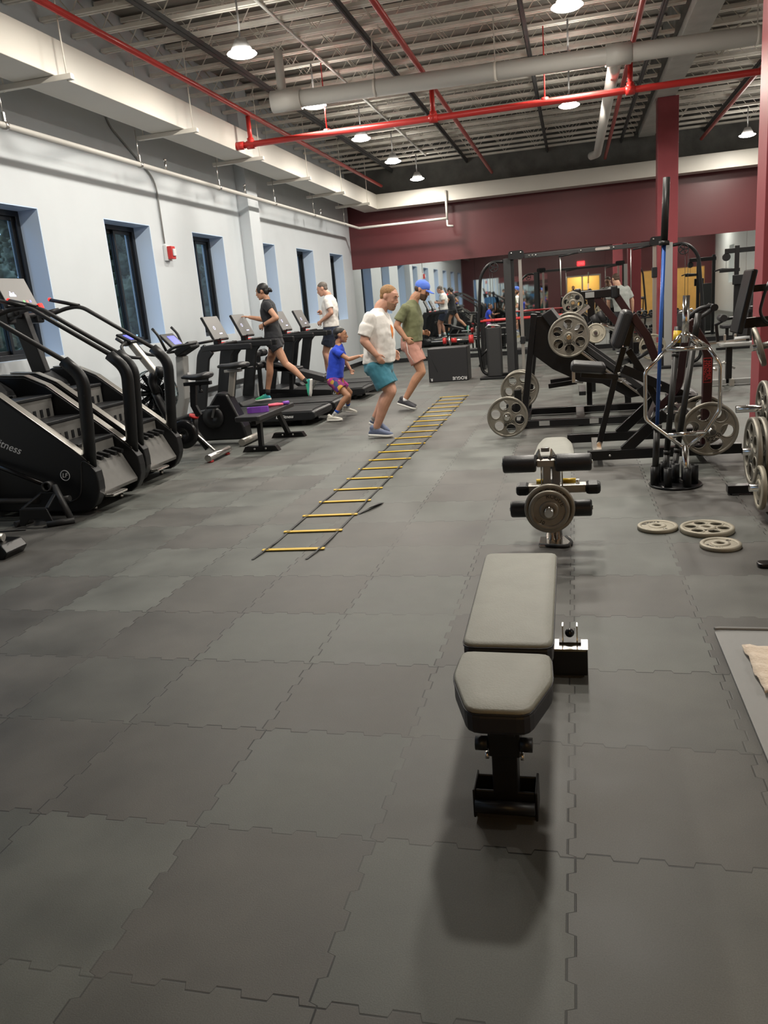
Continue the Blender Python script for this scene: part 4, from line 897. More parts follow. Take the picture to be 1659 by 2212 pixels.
M().bx(-.79, -.68, 9.24, 9.33, .09, .30).build('horn_post', 'black_gloss', t, .005); M().bar((-.655, 9.31, .2), (-.655, 9.31, .46), .08, .08, ref=(0, 1, 0)).build('horn_post', 'black_gloss', t, .005)
M().bx(-.10, .80, 9.5, 10.15, .30, .34).xf(Matrix.Translation((.5, 0, .1)) @ Matrix.Rotation(.2, 4, 'Y')).build('back_sled_pad', 'vinyl', t, .01)
g = 'weight plates on the leg press'
plate('45', (-.735, 8.72, .232), (0, -1, 0), 'grey six-hole plate standing on the floor level horn, lowest of the leg press plates', g, .25)
plate('45', (-.655, 9.60, .42), (0, -1, 0), 'grey six-hole plate just behind the lowest one on the leg press', g, -.4)
plate('45', (-.655, 9.80, .42), (0, -1, 0), 'grey six-hole plate mostly hidden, third in the low row on the leg press', g, .7)
plate('45', (-.058, 9.04, 1.035), (0, -1, .02), 'grey six-hole plate up on the leg press sled, facing the camera', g, .05)
plate('45', (-.058, 9.085, 1.035), (0, -1, .02), 'grey plate directly behind the front plate on the leg press sled', g, .5)
plate('45', (-.058, 10.6, 1.035), (0, -1, 0), 'grey plate on the far side of the leg press sled', g, .2)

# ================================================================ SEATED LEVER MACHINE in front (tilting back pad, red mast)
t = thing('lever_machine', 'black plate loaded machine with a tall tilted back pad and a maroon mast', 'strength machine', (.5, 7.5, 0))
M().bar((.09, 7.05, .10), (1.35, 7.05, .12), .07, .085).build('base_beam', 'black_gloss', t, .005)
M().bar((-.09, 7.95, .10), (1.35, 7.95, .11), .07, .085).build('base_beam', 'black_gloss', t, .005)
for x in (.10, .28): M().ball((x, 7.012, .10), .012, 8, 6).build('bolt', 'steel', t)
M().bar((.40, 7.05, .13), (.74, 7.05, .45), .055, .09).build('diagonal', 'black_gloss', t, .005); M().bar((.40, 7.95, .13), (.74, 7.95, .45), .055, .09).build('diagonal', 'black_gloss', t, .005)
M().bx(.14, .22, 7.09, 7.91, .045, .11).build('cross_plate', 'steel', t, .004); M().bx(1.02, 1.12, 7.09, 7.91, .05, .12).build('cross_plate', 'black_gloss', t, .004)
lv = M().tube([(.205, 7.5, .12), (.36, 7.5, .75), (.43, 7.5, .99)], .03, 4, sq=(.05, .055)).build('lever', 'black_gloss', t, .005)
M().cyl((.205, 7.44, .12), (.205, 7.56, .12), .025, 12).build('clevis_pin', 'chrome', lv)
M().tube([(.37, 7.46, .70), (.40, 7.45, .685), (.44, 7.45, .69), (.44, 7.46, .715), (.39, 7.45, .72)], .005, 5).build('hitch_pin', 'steel', lv)
M().ball((.385, 7.46, .76), .016, 8, 6).build('pivot_bolt', 'steel', lv)
pd = M().prism(rrect(-.17, .17, -.05, .05, .045), 'y', 7.30, 7.70).xf(Matrix.Translation((.41, 0, 1.155)) @ Matrix.Rotation(-(PI / 2 - .34), 4, 'Y')).build('back_pad', 'vinyl', t, .03, 3)
M().prism(rrect(-.155, .155, -.045, .045, .038), 'y', 7.34, 7.66).xf(Matrix.Translation((.115, 0, .835)) @ Matrix.Rotation(.13, 4, 'Y')).build('seat_pad', 'vinyl', t, .025, 3)
M().bar((.05, 7.5, .77), (.38, 7.5, .73), .06, .05).build('seat_bracket', 'black_gloss', t, .004); M().bx(-.03, .0, 7.48, 7.52, .70, .80).build('seat_pin', 'steel', t, .004)
M().bar((.45, 7.5, 1.0), (.52, 7.5, 1.28), .06, .06).build('pad_bracket', 'black_gloss', t, .005)
M().tube([(.50, 7.42, 1.27), (.62, 7.42, 1.08), (.70, 7.42, .86)], .03, 4, sq=(.06, .07)).build('back_frame', 'maroon_steel', t, .005)
M().tube([(.47, 7.55, .96), (.60, 7.55, .74), (.74, 7.55, .44)], .03, 4, sq=(.06, .06)).build('back_frame', 'black_gloss', t, .005)
M().bar((.42, 7.5, .80), (1.0, 7.5, .50), .07, .08).build('seat_rail', 'black_gloss', t, .005)
M().bar((.60, 7.05, .38), (.75, 7.95, .42), .05, .06).build('cross_brace', 'black_gloss', t, .005)
mast = M().tube([(1.10, 7.3, .10), (1.11, 7.3, .92), (.955, 7.3, 1.19)], .05, 4, sq=(.075, .09), bend=.06).build('mast', 'maroon_steel', t, .006)
M().tube([(.70, 7.5, .40), (.90, 7.45, .60), (.93, 7.35, 1.0), (.96, 7.3, 1.15)], .03, 4, sq=(.06, .06), bend=.1).build('inner_mast', 'maroon_steel', t, .006)
lb = M().bx(1.068, 1.135, 7.252, 7.2535, .66, .87).build('label_plate', 'letter_red', mast); 
M().bx(1.0715, 1.1315, 7.2515, 7.2525, .664, .866).build('label_field', 'maroon_steel', mast)
text('HAMMER', .040, 'letter_red', mast, (1.112, 7.2505, .765), (0, 0, -1), (1, 0, 0)); text('STRENGTH', .034, 'letter_red', mast, (1.084, 7.2505, .765), (0, 0, -1), (1, 0, 0))
M().ball((.985, 7.25, 1.14), .010, 8, 6).build('bolt', 'steel', mast)
for a in ([(.93, 7.3, 1.20), (1.03, 7.28, 1.285), (1.13, 7.27, 1.30)], [(.95, 7.4, 1.19), (1.14, 7.42, 1.305)], [(.99, 7.25, 1.18), (1.15, 7.24, 1.285)]): M().tube(a, .018, 10, bend=.04).build('grip_tube', 'dark_plastic', t)
M().cyl((1.14, 7.2, 1.285), (1.14, 7.46, 1.285), .03, 12).build('grip_hub', 'black_plastic', t)
M().bx(.80, 1.05, 7.35, 7.65, .48, .54).build('carriage', 'black_gloss', t, .006)
for k in range(5): M().ball((.64 + .09 * k, 7.35 + .04 * (k % 2), .40 + .08 * ((k * 3) % 4)), .014, 8, 6).build('bolt', 'steel', t)
M().cyl((1.075, 6.74, .315), (1.075, 7.3, .315), .025, 14).build('plate_horn', 'chrome', t)
for z, y in ((.33, 7.2), (.39, 7.25)): M().tube([(.70, y, z), (.80, y, z + .10), (.86, y, z + .10)], .014, 8, bend=.04).build('chrome_linkage', 'chrome', t)
g = 'plates on the lever machine'
plate('45', (1.075, 6.90, .315), (0, -1, 0), 'grey six-hole plate hanging low on the lever machine behind the hexagonal bar', g, .4)
plate('45', (1.075, 7.36, .315), (0, -1, 0), 'grey plate behind the low plate of the lever machine', g, 0)

# ================================================================ BACK PLATE MACHINE with seat
t = thing('row_machine', 'black plate loaded machine with small seat and square top beam behind the leg press', 'strength machine', (.4, 11.8, 0))
M().prism(rrect(-.02, .40, -.035, .035, .03), 'y', 10.75, 11.05).xf(Matrix.Translation((0, 0, .50)) @ Matrix.Rotation(.06, 4, 'Y')).build('seat_pad', 'vinyl', t, .02, 3)
M().bx(.145, .215, 10.86, 10.94, .02, .47).build('seat_post', 'black_gloss', t, .005); M().bx(.13, .23, 10.84, 10.96, 0, .02).build('post_foot', 'steel', t, .004)
M().bar((-.35, 10.8, .31), (.02, 10.8, .35), .05, .06).build('foot_bar', 'black_gloss', t, .004); M().bar((-.33, 11.05, .34), (.0, 11.05, .37), .05, .06).build('foot_bar', 'black_gloss', t, .004)
M().bx(-.02, .18, 10.88, 10.95, .33, .38).build('foot_bar_mount', 'black_gloss', t, .004)
for y in (10.72, 11.0): M().cyl((.0, y, .37), (.10, y, .36), .03, 12).build('roller', 'steel', t)
M().tube([(.30, 11, .45), (.55, 11, .30), (.68, 11, .12), (.68, 11, .0)], .04, 4, sq=(.06, .08), bend=.1).build('curved_leg', 'black_gloss', t, .004)
M().bar((.2, 11, .42), (.9, 12.4, .50), .08, .08).build('frame_rail', 'black_gloss', t, .004)
M().bx(.20, .30, 12.45, 12.55, 0, 1.46).build('upright', 'black_gloss', t, .006); M().bx(.85, .93, 12.45, 12.55, 0, .7).build('upright', 'black_gloss', t, .006)
M().bx(.02, .66, 12.43, 12.57, 1.38, 1.50).build('top_beam', 'black_gloss', t, .01); M().bx(.17, .30, 12.42, 12.43, 1.395, 1.475).build('name_plate', 'grey_paint', t, .003)
for x in (.06, .58): M().bx(x - .04, x + .05, 12.40, 12.6, 1.36, 1.54).build('pad_block', 'black_plastic', t, .02)
M().bar((.33, 12.5, 1.38), (.62, 12.5, 1.0), .09, .10).build('swing_arm', 'maroon_steel', t, .006); M().bar((.60, 12.5, 1.42), (1.0, 12.5, .78), .09, .10).build('swing_arm', 'maroon_steel', t, .006)
M().tube([(.24, 12.4, 1.02), (.33, 12.35, 1.03), (.62, 12.3, .90)], .035, 12, bend=.05).build('handle_bar', 'chrome', t); M().bar((.22, 12.4, .99), (.30, 12.4, 1.06), .1, .08).build('handle_block', 'black_plastic', t, .01)
M().cyl((.27, 12.3, 1.14), (.34, 12.3, 1.02), .055, 14).build('foam_roller', 'dark_plastic', t); M().cyl((.36, 12.4, 1.18), (.44, 12.4, 1.04), .05, 14).build('foam_roller', 'dark_plastic', t)
M().bar((.02, 12.3, 1.14), (.22, 12.35, 1.28), .04, .05).build('horn_arm', 'steel', t); M().cyl((-.01, 12.15, 1.345), (-.01, 12.5, 1.345), .025, 12).build('plate_horn', 'chrome', t); M().bar((-.02, 12.5, 1.34), (.2, 12.5, 1.42), .05, .06).build('horn_arm', 'black_gloss', t, .004)
M().cyl((1.09, 11.95, .64), (1.09, 12.5, .64), .025, 12).build('plate_horn', 'chrome', t); M().bar((1.09, 12.5, .64), (.9, 12.5, .60), .06, .07).build('horn_arm', 'black_gloss', t, .004)
M().tube([(.80, 12.1, .45), (1.04, 12.1, .58)], .03, 12).build('storage_horn', 'black_plastic', t); M().bar((.8, 12.1, .45), (.88, 12.5, .4), .05, .06).build('horn_arm', 'black_gloss', t, .004)
M().bx(.78, .84, 12.38, 12.46, .6, 1.1).build('pivot_plate', 'black_gloss', t, .006); M().cyl((.70, 12.36, .98), (.70, 12.46, .98), .055, 18).build('pivot_cap', 'steel', t)
for x in (.1, 1.0): M().bx(x - .05, x + .05, 12.1, 12.9, 0, .06).build('base_foot', 'black_gloss', t, .004)
g = 'plates on the row machine'
plate('25h', (-.01, 12.25, 1.345), (0, -1, 0), 'small six-hole grey plate high on the row machine arm', g, .3)
plate('35', (1.09, 12.1, .64), (0, -1, 0), 'pale six-hole plate beside the red pillar, front one on the row machine', g, .5, 'plate_light')
plate('35', (.93, 12.75, .72), (0, -1, 0), 'pale plate half hidden behind the front one on the row machine', g, .1, 'plate_light')
plate('25', (.30, 11.95, .90), (0, -1, .2), 'plain cream plate seen beside the leg press sled plate', g, 1.2, 'plate_light')
M().cyl((.93, 12.55, .72), (.93, 12.9, .72), .024, 12).bar((.93, 12.5, .72), (.9, 12.5, .6), .05, .05).build('plate_horn', 'chrome', bpy.data.objects['row_machine'])
M().cyl((.30, 11.9, .90), (.30, 12.4, .82), .024, 12).build('plate_horn', 'chrome', bpy.data.objects['row_machine'])

# ================================================================ BAR HOLDER AND BARS
t = thing('bar_holder', 'round black floor holder with short tubes, barbells standing in it', 'bar holder', (.735, 6.27, 0))
hb = M().lathe([(0, 0), (.185, 0), (.195, .008), (.195, .014), (.185, .022), (0, .022)], (.735, 6.27, 0), n=44).build('base', 'black_gloss', t)
TP = [(.578, 6.22), (.665, 6.13), (.735, 6.27), (.80, 6.12), (.865, 6.22), (.66, 6.36), (.735, 6.42), (.82, 6.36), (.60, 6.32)]
for x, y in TP: M().lathe([(.0265, .022), (.031, .022), (.031, .165), (.0265, .165)], (x, y, 0), n=20).build('holder_tube', 'black_coat', t)
g = 'bars standing in the floor holder'
def ubar(p0, p1, label, shaft, slen=.43, rs=.014):
    p0, p1 = V(p0), V(p1); d = (p1 - p0).normalized(); Lg = (p1 - p0).length
    b = thing('barbell', label, 'barbell', tuple(p0), g)
    M().cyl(p0 + d * slen, p1 - d * slen, rs, 14).build('shaft', shaft, b)
    for a, c in ((p0, p0 + d * slen), (p1 - d * slen, p1)): M().cyl(a, c, .0245, 18).build('sleeve', 'bar_black', b)
    for q in (p0 + d * (slen - .0), p1 - d * (slen + .025)): M().cyl(q, q + d * .03, .036 if rs < .02 else .027, 18).build('collar', 'bar_black', b)
    return b
ubar((.580, 6.22, .025), (.655, 6.25, 2.234), 'tall barbell with a blue shaft and black sleeves standing in the floor holder', 'bar_blue')
ubar((.665, 6.36, .025), (.765, 6.46, 1.19), 'all black bar leaning right behind the hexagonal bar, a yellow band near its top', 'bar_black', .2, .023)
M().cyl((.7545, 6.4495, 1.07), (.7625, 6.4575, 1.16), .029, 14).build('yellow_band', 'yellow', bpy.data.objects['barbell.001'])
ubar((.735, 6.42, .025), (.93, 6.60, 1.27), 'short dark bar leaning farthest right in the floor holder', 'bar_black', .2, .023)
t = thing('hex_trap_bar', 'chrome hexagonal trap bar standing upright in the floor holder', 'barbell', (.80, 6.12, 0), g)
yh = 6.14
def hx(*pts, r=.0145): return M().tube([(x, yh, z) for x, z in pts], r, 12, bend=.03)
P = dict(TL=(.648, 1.045), TR=(.935, 1.045), R1=(1.022, .912), R2=(1.022, .585), BR=(.925, .425), BL=(.66, .415), L2=(.505, .545), L1=(.502, .895))
hx(P['TL'], P['L1'], P['L2'], P['BL'], (.775, .315)).build('hex_frame', 'chrome', t); hx(P['TR'], P['R1'], P['R2'], P['BR'], (.80, .315)).build('hex_frame', 'chrome', t)
hx((.762, 1.155), P['TL']).build('hex_strut', 'chrome', t); hx((.79, 1.155), P['TR']).build('hex_strut', 'chrome', t); hx((.80, 1.145), (.885, 1.05)).build('hex_strut', 'chrome', t)
hx(P['TL'], P['TR'], r=.0165).build('handle', 'chrome', t); hx(P['BL'], P['BR'], r=.0165).build('handle', 'chrome', t)
M().cyl((.777, yh, 1.09), (.782, yh, 1.42), .0245, 18).build('loading_sleeve', 'chrome', t); M().cyl((.777, yh, 1.13), (.778, yh, 1.16), .032, 18).build('loading_sleeve', 'chrome', t)
M().cyl((.798, 6.12, .025), (.787, yh, .335), .0245, 18).build('loading_sleeve', 'chrome', t)

# ================================================================ PLATE TREE and machine at the right edge
t = thing('plate_tree', 'black plate storage tree with chrome horns at the right edge', 'plate rack', (1.5, 5.6, 0))
M().bar((1.47, 5.35, .04), (1.47, 6.05, 1.25), .07, .07).build('post', 'black_gloss', t, .005)
M().bx(1.05, 1.75, 5.90, 5.98, .012, .07).build('foot', 'black_gloss', t, .005); M().bx(1.15, 1.75, 5.12, 5.20, .012, .07).build('foot', 'black_gloss', t, .005); M().bx(1.43, 1.51, 5.16, 5.94, .015, .065).build('foot_link', 'black_gloss', t, .004)
M().bx(1.08, 1.12, 5.89, 5.99, 0, .012).build('foot_pad', 'rubber', t)
for y, z in ((5.75, .645), (5.5, .40), (5.25, .215)):
    for s in (-1,): M().cyl((1.47, y, z), (1.47 + s * .41, y, z), .0245, 18).build('plate_horn', 'chrome', t)
    M().bx(1.42, 1.49, y - .05, y + .05, z - .06, z + .06).build('horn_plate', 'black_gloss', t, .004)
g = 'plates on the storage tree'
plate('35', (1.235, 5.75, .645), (-1, 0, 0), 'grey plate seen edge-on on the top horn of the plate tree', g)
plate('45', (1.125, 5.5, .40), (-1, 0, 0), 'large grey plate seen edge-on, front one on the middle horn of the plate tree', g)
plate('45', (1.175, 5.5, .40), (-1, 0, 0), 'large grey plate seen edge-on, second on the middle horn of the plate tree', g)
plate('25', (1.125, 5.25, .215), (-1, 0, 0), 'cream plate seen edge-on on the lowest horn of the plate tree', g, 0, 'plate_light')
plate('25', (1.20, 5.25, .215), (-1, 0, 0), 'cream plate cut by the frame edge, behind another on the lowest horn', g, 0, 'plate_light')
t = thing('chest_press', 'black machine with thin tilted back pad and bent handle in front of a pillar', 'strength machine', (1.6, 6.7, 0))
M().bar((1.20, 6.6, 1.10), (1.295, 6.6, 1.56), .30, .045, ref=(1, 0, 0)).build('back_pad', 'black_gloss', t, .012)
M().bar((1.235, 6.6, 1.17), (1.95, 6.6, 1.19), .07, .075).build('arm', 'black_gloss', t, .005); M().bar((1.29, 6.6, 1.42), (1.95, 6.6, 1.44), .05, .05).build('arm', 'black_gloss', t, .005)
M().tube([(1.40, 6.5, 1.46), (1.37, 6.5, 1.38), (1.34, 6.5, 1.24), (1.40, 6.5, 1.16), (1.6, 6.5, 1.15)], .011, 8, bend=.05).build('handle', 'black_gloss', t)
M().bx(1.90, 2.0, 6.55, 6.65, 0, 1.6).build('upright', 'black_gloss', t, .005); M().bx(1.6, 2.2, 6.35, 6.45, 0, .06).build('foot', 'black_gloss', t, .004); M().bx(1.92, 1.98, 6.4, 6.6, 0, .06).build('foot', 'black_gloss', t, .004)
M().cyl((1.22, 6.12, 1.02), (1.95, 6.35, 1.10), .024, 14).build('plate_horn', 'chrome', t); M().bar((1.9, 6.33, 1.10), (1.95, 6.6, 1.12), .06, .06).build('horn_arm', 'black_gloss', t, .004)
plate('45' if False else '25', (1.27, 6.13, 1.025), (-1, .10, -.28), 'tilted chrome-rimmed plate in front of the pillar at the right edge', 'plates on the chest press', .3)
t = thing('squat_stand_foot', 'rounded black steel foot of a stand poking in at the right edge', 'stand', (1.2, 4.36, 0))
M().prism(rrect(.93, 1.7, 4.31, 4.39, .03), 'z', 0, .025).build('base_foot', 'black_gloss', t, .008); M().bx(1.6, 1.68, 4.31, 4.39, .025, 1.2).build('post', 'black_gloss', t, .004)

# ================================================================ FAR PART OF THE ROOM
t = thing('adjustable_bench', 'pale grey padded bench with chrome bars, seen between the red pillars', 'bench', (2.25, 12.5, 0))
M().prism(rrect(2.03, 2.50, 12.2, 12.5, .04), 'z', .555, .61).build('pad', 'grey_paint', t, .015)
M().bar((1.86, 12.45, .60), (2.45, 12.45, .64), .05, .03).build('chrome_bar', 'chrome', t, .004); M().cyl((2.24, 12.4, .66), (2.44, 12.4, .665), .02, 12).build('grip', 'bin_white', t)
for x in (2.10, 2.24): M().bx(x, x + .03, 12.42, 12.48, .60, .72).build('bracket', 'steel', t, .003)
M().bx(2.12, 2.2, 12.3, 12.38, .03, .56).build('post', 'black_gloss', t, .004); M().bx(1.85, 2.6, 12.3, 12.38, .02, .09).build('base', 'grey_paint', t, .004)
M().tube([(1.95, 12.4, .30), (2.1, 12.35, .33), (2.25, 12.35, .24)], .02, 8).build('linkage', 'steel', t); M().bx(2.16, 2.22, 12.2, 12.42, 0, .1).build('foot', 'silver_paint', t, .004); M().cyl((1.95, 12.1, .26), (1.95, 12.6, .26), .02, 10).build('roller_bar', 'steel', t)
M().tube([(2.0, 12.6, .85), (2.15, 12.6, .93), (2.35, 12.6, .95)], .022, 8).build('leg_hold', 'black_gloss', t); M().cyl((2.10, 12.45, .95), (2.10, 12.75, .95), .05, 14).build('foam_roller', 'vinyl', t); M().cyl((2.36, 12.4, 1.05), (2.52, 12.4, 1.05), .05, 14).build('foam_roller', 'vinyl', t); M().bar((2.42, 12.42, .6), (2.44, 12.42, 1.05), .04, .04).build('roller_post', 'black_gloss', t)
M().bar((2.05, 12.6, .6), (2.02, 12.6, .86), .04, .04).build('roller_post', 'black_gloss', t)
t = thing('lat_tower', 'tall black pulley tower with long top arms, far right before the mirror', 'cable machine', (3.6, 18.8, 0))
for x in (3.35, 3.75): M().bx(x, x + .08, 18.7, 18.8, 0, 2.15).build('upright', 'black_coat', t, .005)
M().bx(3.15, 3.85, 18.71, 18.79, 2.0, 2.1).build('top_arm', 'black_coat', t, .005); M().bx(3.05, 3.45, 18.71, 18.79, 1.62, 1.69).build('mid_arm', 'black_coat', t, .005); M().cyl((3.18, 18.72, 1.93), (3.18, 18.78, 1.93), .08, 18).build('pulley', 'black_plastic', t)
M().bx(3.3, 3.55, 18.65, 18.7, 1.35, 1.55).build('stack_cap', 'black_plastic', t, .01); M().bx(3.44, 3.74, 18.76, 18.79, .1, 1.4).build('weight_stack', 'dark_plastic', t, .005)
M().cyl((3.18, 18.75, 1.7), (3.18, 18.75, 1.86), .004, 5).build('cable', 'black_plastic', t); M().tube([(2.95, 18.75, 1.66), (3.1, 18.75, 1.7), (3.3, 18.75, 1.68), (3.42, 18.75, 1.62)], .016, 8).build('lat_bar', 'black_coat', t)
M().bx(3.1, 3.35, 18.6, 18.9, .45, .52).build('seat', 'vinyl', t, .015); M().bx(3.2, 3.26, 18.72, 18.78, 0, .45).build('seat_post', 'black_coat', t); M().bx(3.0, 3.9, 18.6, 18.68, 0, .05).build('base', 'black_coat', t, .004)
# dumbbell rack below the mirror
t = thing('dumbbell_rack', 'low black two tier dumbbell rack along the mirror wall', 'dumbbell rack', (1.7, 20.7, 0))
for z in (.38, .75): M().bx(.9, 2.75, 20.5, 20.85, z - .03, z).xf(Matrix.Translation((0, 0, 0))).build('shelf', 'black_coat', t, .005)
for x in (.92, 2.68): M().bx(x, x + .06, 20.55, 20.8, 0, .8).build('side_frame', 'black_coat', t, .005)
def dumbbell():
    m = M()
    for s in (-1, 1): m.lathe([(0, s * .06), (.05, s * .06), (.055, s * .068), (.055, s * .145), (.05, s * .15), (0, s * .15)], (0, 0, 0), (0, 1, 0), 10)
    m.cyl((0, -.07, 0), (0, .07, 0), .016, 8); me = m.mesh('dumbbell'); me.materials.append(MT['black_plastic']); return me
dm = dumbbell()
for z, lv in ((.38, 'lower'), (.75, 'upper')):
    for k in range(11):
        o = link('dumbbell', dm, None); o.location = (1.05 + .155 * k, 20.67, z + .056); tag(o, 'black dumbbell in the %s row of the rack under the mirror' % lv, 'dumbbell', 'dumbbells in the %s row of the rack' % lv)
# barbell bench by the mirror with red collars
t = thing('flat_bench', 'low black bench with a chrome barbell across it, in front of the mirror', 'bench', (-2.6, 18.6, 0))
M().prism(rrect(-3.05, -1.95, 18.4, 18.7, .03), 'z', .36, .42).build('pad', 'vinyl', t, .012)
for x in (-2.9, -2.1): M().bx(x - .03, x + .03, 18.52, 18.58, .05, .36).build('leg', 'black_coat', t); M().bx(x - .05, x + .05, 18.35, 18.75, 0, .05).build('foot', 'black_coat', t)
for x in (-2.98, -2.02): M().bx(x - .02, x + .02, 18.78, 18.84, 0, .60).build('bar_upright', 'black_coat', t); M().bx(x - .03, x + .03, 18.4, 18.84, 0, .05).build('foot', 'black_coat', t)
b = thing('barbell', 'chrome barbell with red plates lying on the bench uprights by the mirror', 'barbell', (-2.6, 18.8, .62))
M().cyl((-3.3, 18.81, .62), (-1.9, 18.81, .62), .016, 10).build('shaft', 'chrome', b)
for x0, x1, r in ((-3.02, -2.94, .075), (-2.82, -2.70, .055), (-2.40, -2.30, .10)): M().cyl((x0, 18.81, .62), (x1, 18.81, .62), r, 20).build('red_disc', 'red_cap', b)
M().cyl((-2.87, 18.81, .62), (-2.84, 18.81, .62), .11, 20).build('chrome_disc', 'chrome', b)

# power rack with red safety bars near the mirror
t = thing('power_rack', 'low black rack with two long red bars, standing near the mirror behind the cable crossover', 'rack', (-1.1, 17.6, 0))
for y in (17.5, 18.1): M().cyl((-2.0, y, 1.04), (-.15, y, 1.035), .022, 12).build('red_bar', 'red_cap', t)
for x in (-1.95, -.2):
    for y in (17.5, 18.1): M().bx(x - .035, x + .035, y + .03, y + .10, 0, 1.10).build('rack_post', 'black_coat', t, .004)
    M().bx(x - .03, x + .03, 17.60, 18.13, .0, .06).build('rack_foot', 'black_coat', t, .004)
t = thing('exercise_bench', 'small black bench under the rack with red bars', 'bench', (-1.0, 17.2, 0))
M().prism(rrect(-1.35, -.7, 17.0, 17.3, .04), 'z', .38, .44).build('pad', 'vinyl', t, .015)
for x in (-1.2, -.85): M().bx(x - .03, x + .03, 17.1, 17.2, .0, .38).build('leg', 'black_coat', t, .004)
# ================================================================ PEOPLE
def fabric(key, col, rough=.85): defm(key, col, rough, bump=.65, bscale=8, sheen=.1)
defm('skin_fair', (.56, .30, .21), .5, vary=.10, vscale=14); defm('skin_tan', (.50, .26, .16), .5, vary=.08, vscale=14)
defm('skin_light', (.60, .35, .24), .5, vary=.06, vscale=14); defm('skin_brown', (.38, .19, .11), .5, vary=.06, vscale=14)
defm('hair_sandy', (.26, .14, .055), .7, bump=.25, bscale=120, vary=.25, vscale=60); defm('hair_brown', (.06, .032, .018), .6, bump=.25, bscale=120)
defm('hair_black', (.010, .009, .009), .45, bump=.2, bscale=120); defm('hair_grey', (.12, .10, .085), .6, bump=.25, bscale=120, vary=.4, vscale=60)
defm('beard_sandy', (.36, .20, .12), .8, bump=.7, bscale=140); defm('beard_brown', (.10, .055, .032), .8, bump=.7, bscale=140)
fabric('tee_white', (.80, .77, .73)); fabric('tee_olive', (.16, .17, .085)); fabric('tee_blue', (.015, .055, .52)); fabric('tee_black', (.016, .017, .021)); fabric('tee_grey', (.36, .38, .36)); fabric('tee_sky', (.10, .27, .52))
fabric('shorts_teal', (.045, .20, .27)); fabric('shorts_pink', (.50, .25, .195)); fabric('shorts_black', (.014, .014, .018)); fabric('shorts_navy', (.02, .028, .055)); fabric('shorts_green', (.02, .12, .10)); fabric('pants_dark', (.02, .02, .022))
fabric('cap_blue', (.10, .20, .72)); defm('shoe_blue', (.12, .15, .24), .7, bump=.2); defm('shoe_dark', (.045, .045, .055), .7, bump=.2); defm('shoe_white', (.62, .60, .54), .6); defm('sole_white', (.75, .74, .70), .6); defm('sole_dark', (.04, .04, .05), .6)
defm('sock_grey', (.50, .48, .46), .9); defm('sock_white', (.75, .75, .75), .9); defm('sock_black', (.02, .02, .02), .9); defm('sock_blue', (.02, .10, .55), .8); defm('print_orange', (.75, .22, .04), .7); defm('eye_white', (.42, .38, .35), .3); defm('lip', (.40, .18, .14), .5); defm('watch', (.01, .01, .01), .3); defm('eye_dark', (.02, .012, .01), .2)
def shoe_fade():
    m = mat('shoe_green', (.05, .45, .2), .6); nt = m.node_tree; b = nt.nodes['Principled BSDF']; tc = nt.nodes.new('ShaderNodeTexCoord'); sp = nt.nodes.new('ShaderNodeSeparateXYZ'); r = nt.nodes.new('ShaderNodeValToRGB')
    r.color_ramp.elements[0].color = (.06, .55, .12, 1); r.color_ramp.elements[1].color = (.03, .30, .42, 1); nt.links.new(tc.outputs['Generated'], sp.inputs[0]); nt.links.new(sp.outputs[0], r.inputs[0]); nt.links.new(r.outputs[0], b.inputs['Base Color']); MT['shoe_green'] = m
shoe_fade()
def shorts_print():
    m = mat('shorts_print', (.3, .05, .2), .8); nt = m.node_tree; b = nt.nodes['Principled BSDF']; tc = nt.nodes.new('ShaderNodeTexCoord'); v = nt.nodes.new('ShaderNodeTexVoronoi'); v.inputs['Scale'].default_value = 14; r = nt.nodes.new('ShaderNodeValToRGB'); r.color_ramp.interpolation = 'CONSTANT'
    sp = nt.nodes.new('ShaderNodeSeparateXYZ'); nt.links.new(tc.outputs['Object'], v.inputs['Vector']); nt.links.new(v.outputs['Color'], sp.inputs[0]); nt.links.new(sp.outputs[0], r.inputs[0])
    cs = [(0, (.20, .02, .13)), (.3, (.45, .03, .22)), (.5, (.10, .03, .22)), (.68, (.55, .30, .05)), (.78, (.03, .06, .16)), (.88, (.30, .04, .14))]
    el = r.color_ramp.elements; el[0].position = 0; el[0].color = (*cs[0][1], 1); el[1].position = cs[1][0]; el[1].color = (*cs[1][1], 1)
    for p, c in cs[2:]: e = el.new(p); e.color = (*c, 1)
    nt.links.new(r.outputs[0], b.inputs['Base Color']); MT['shorts_print'] = m
shorts_print()
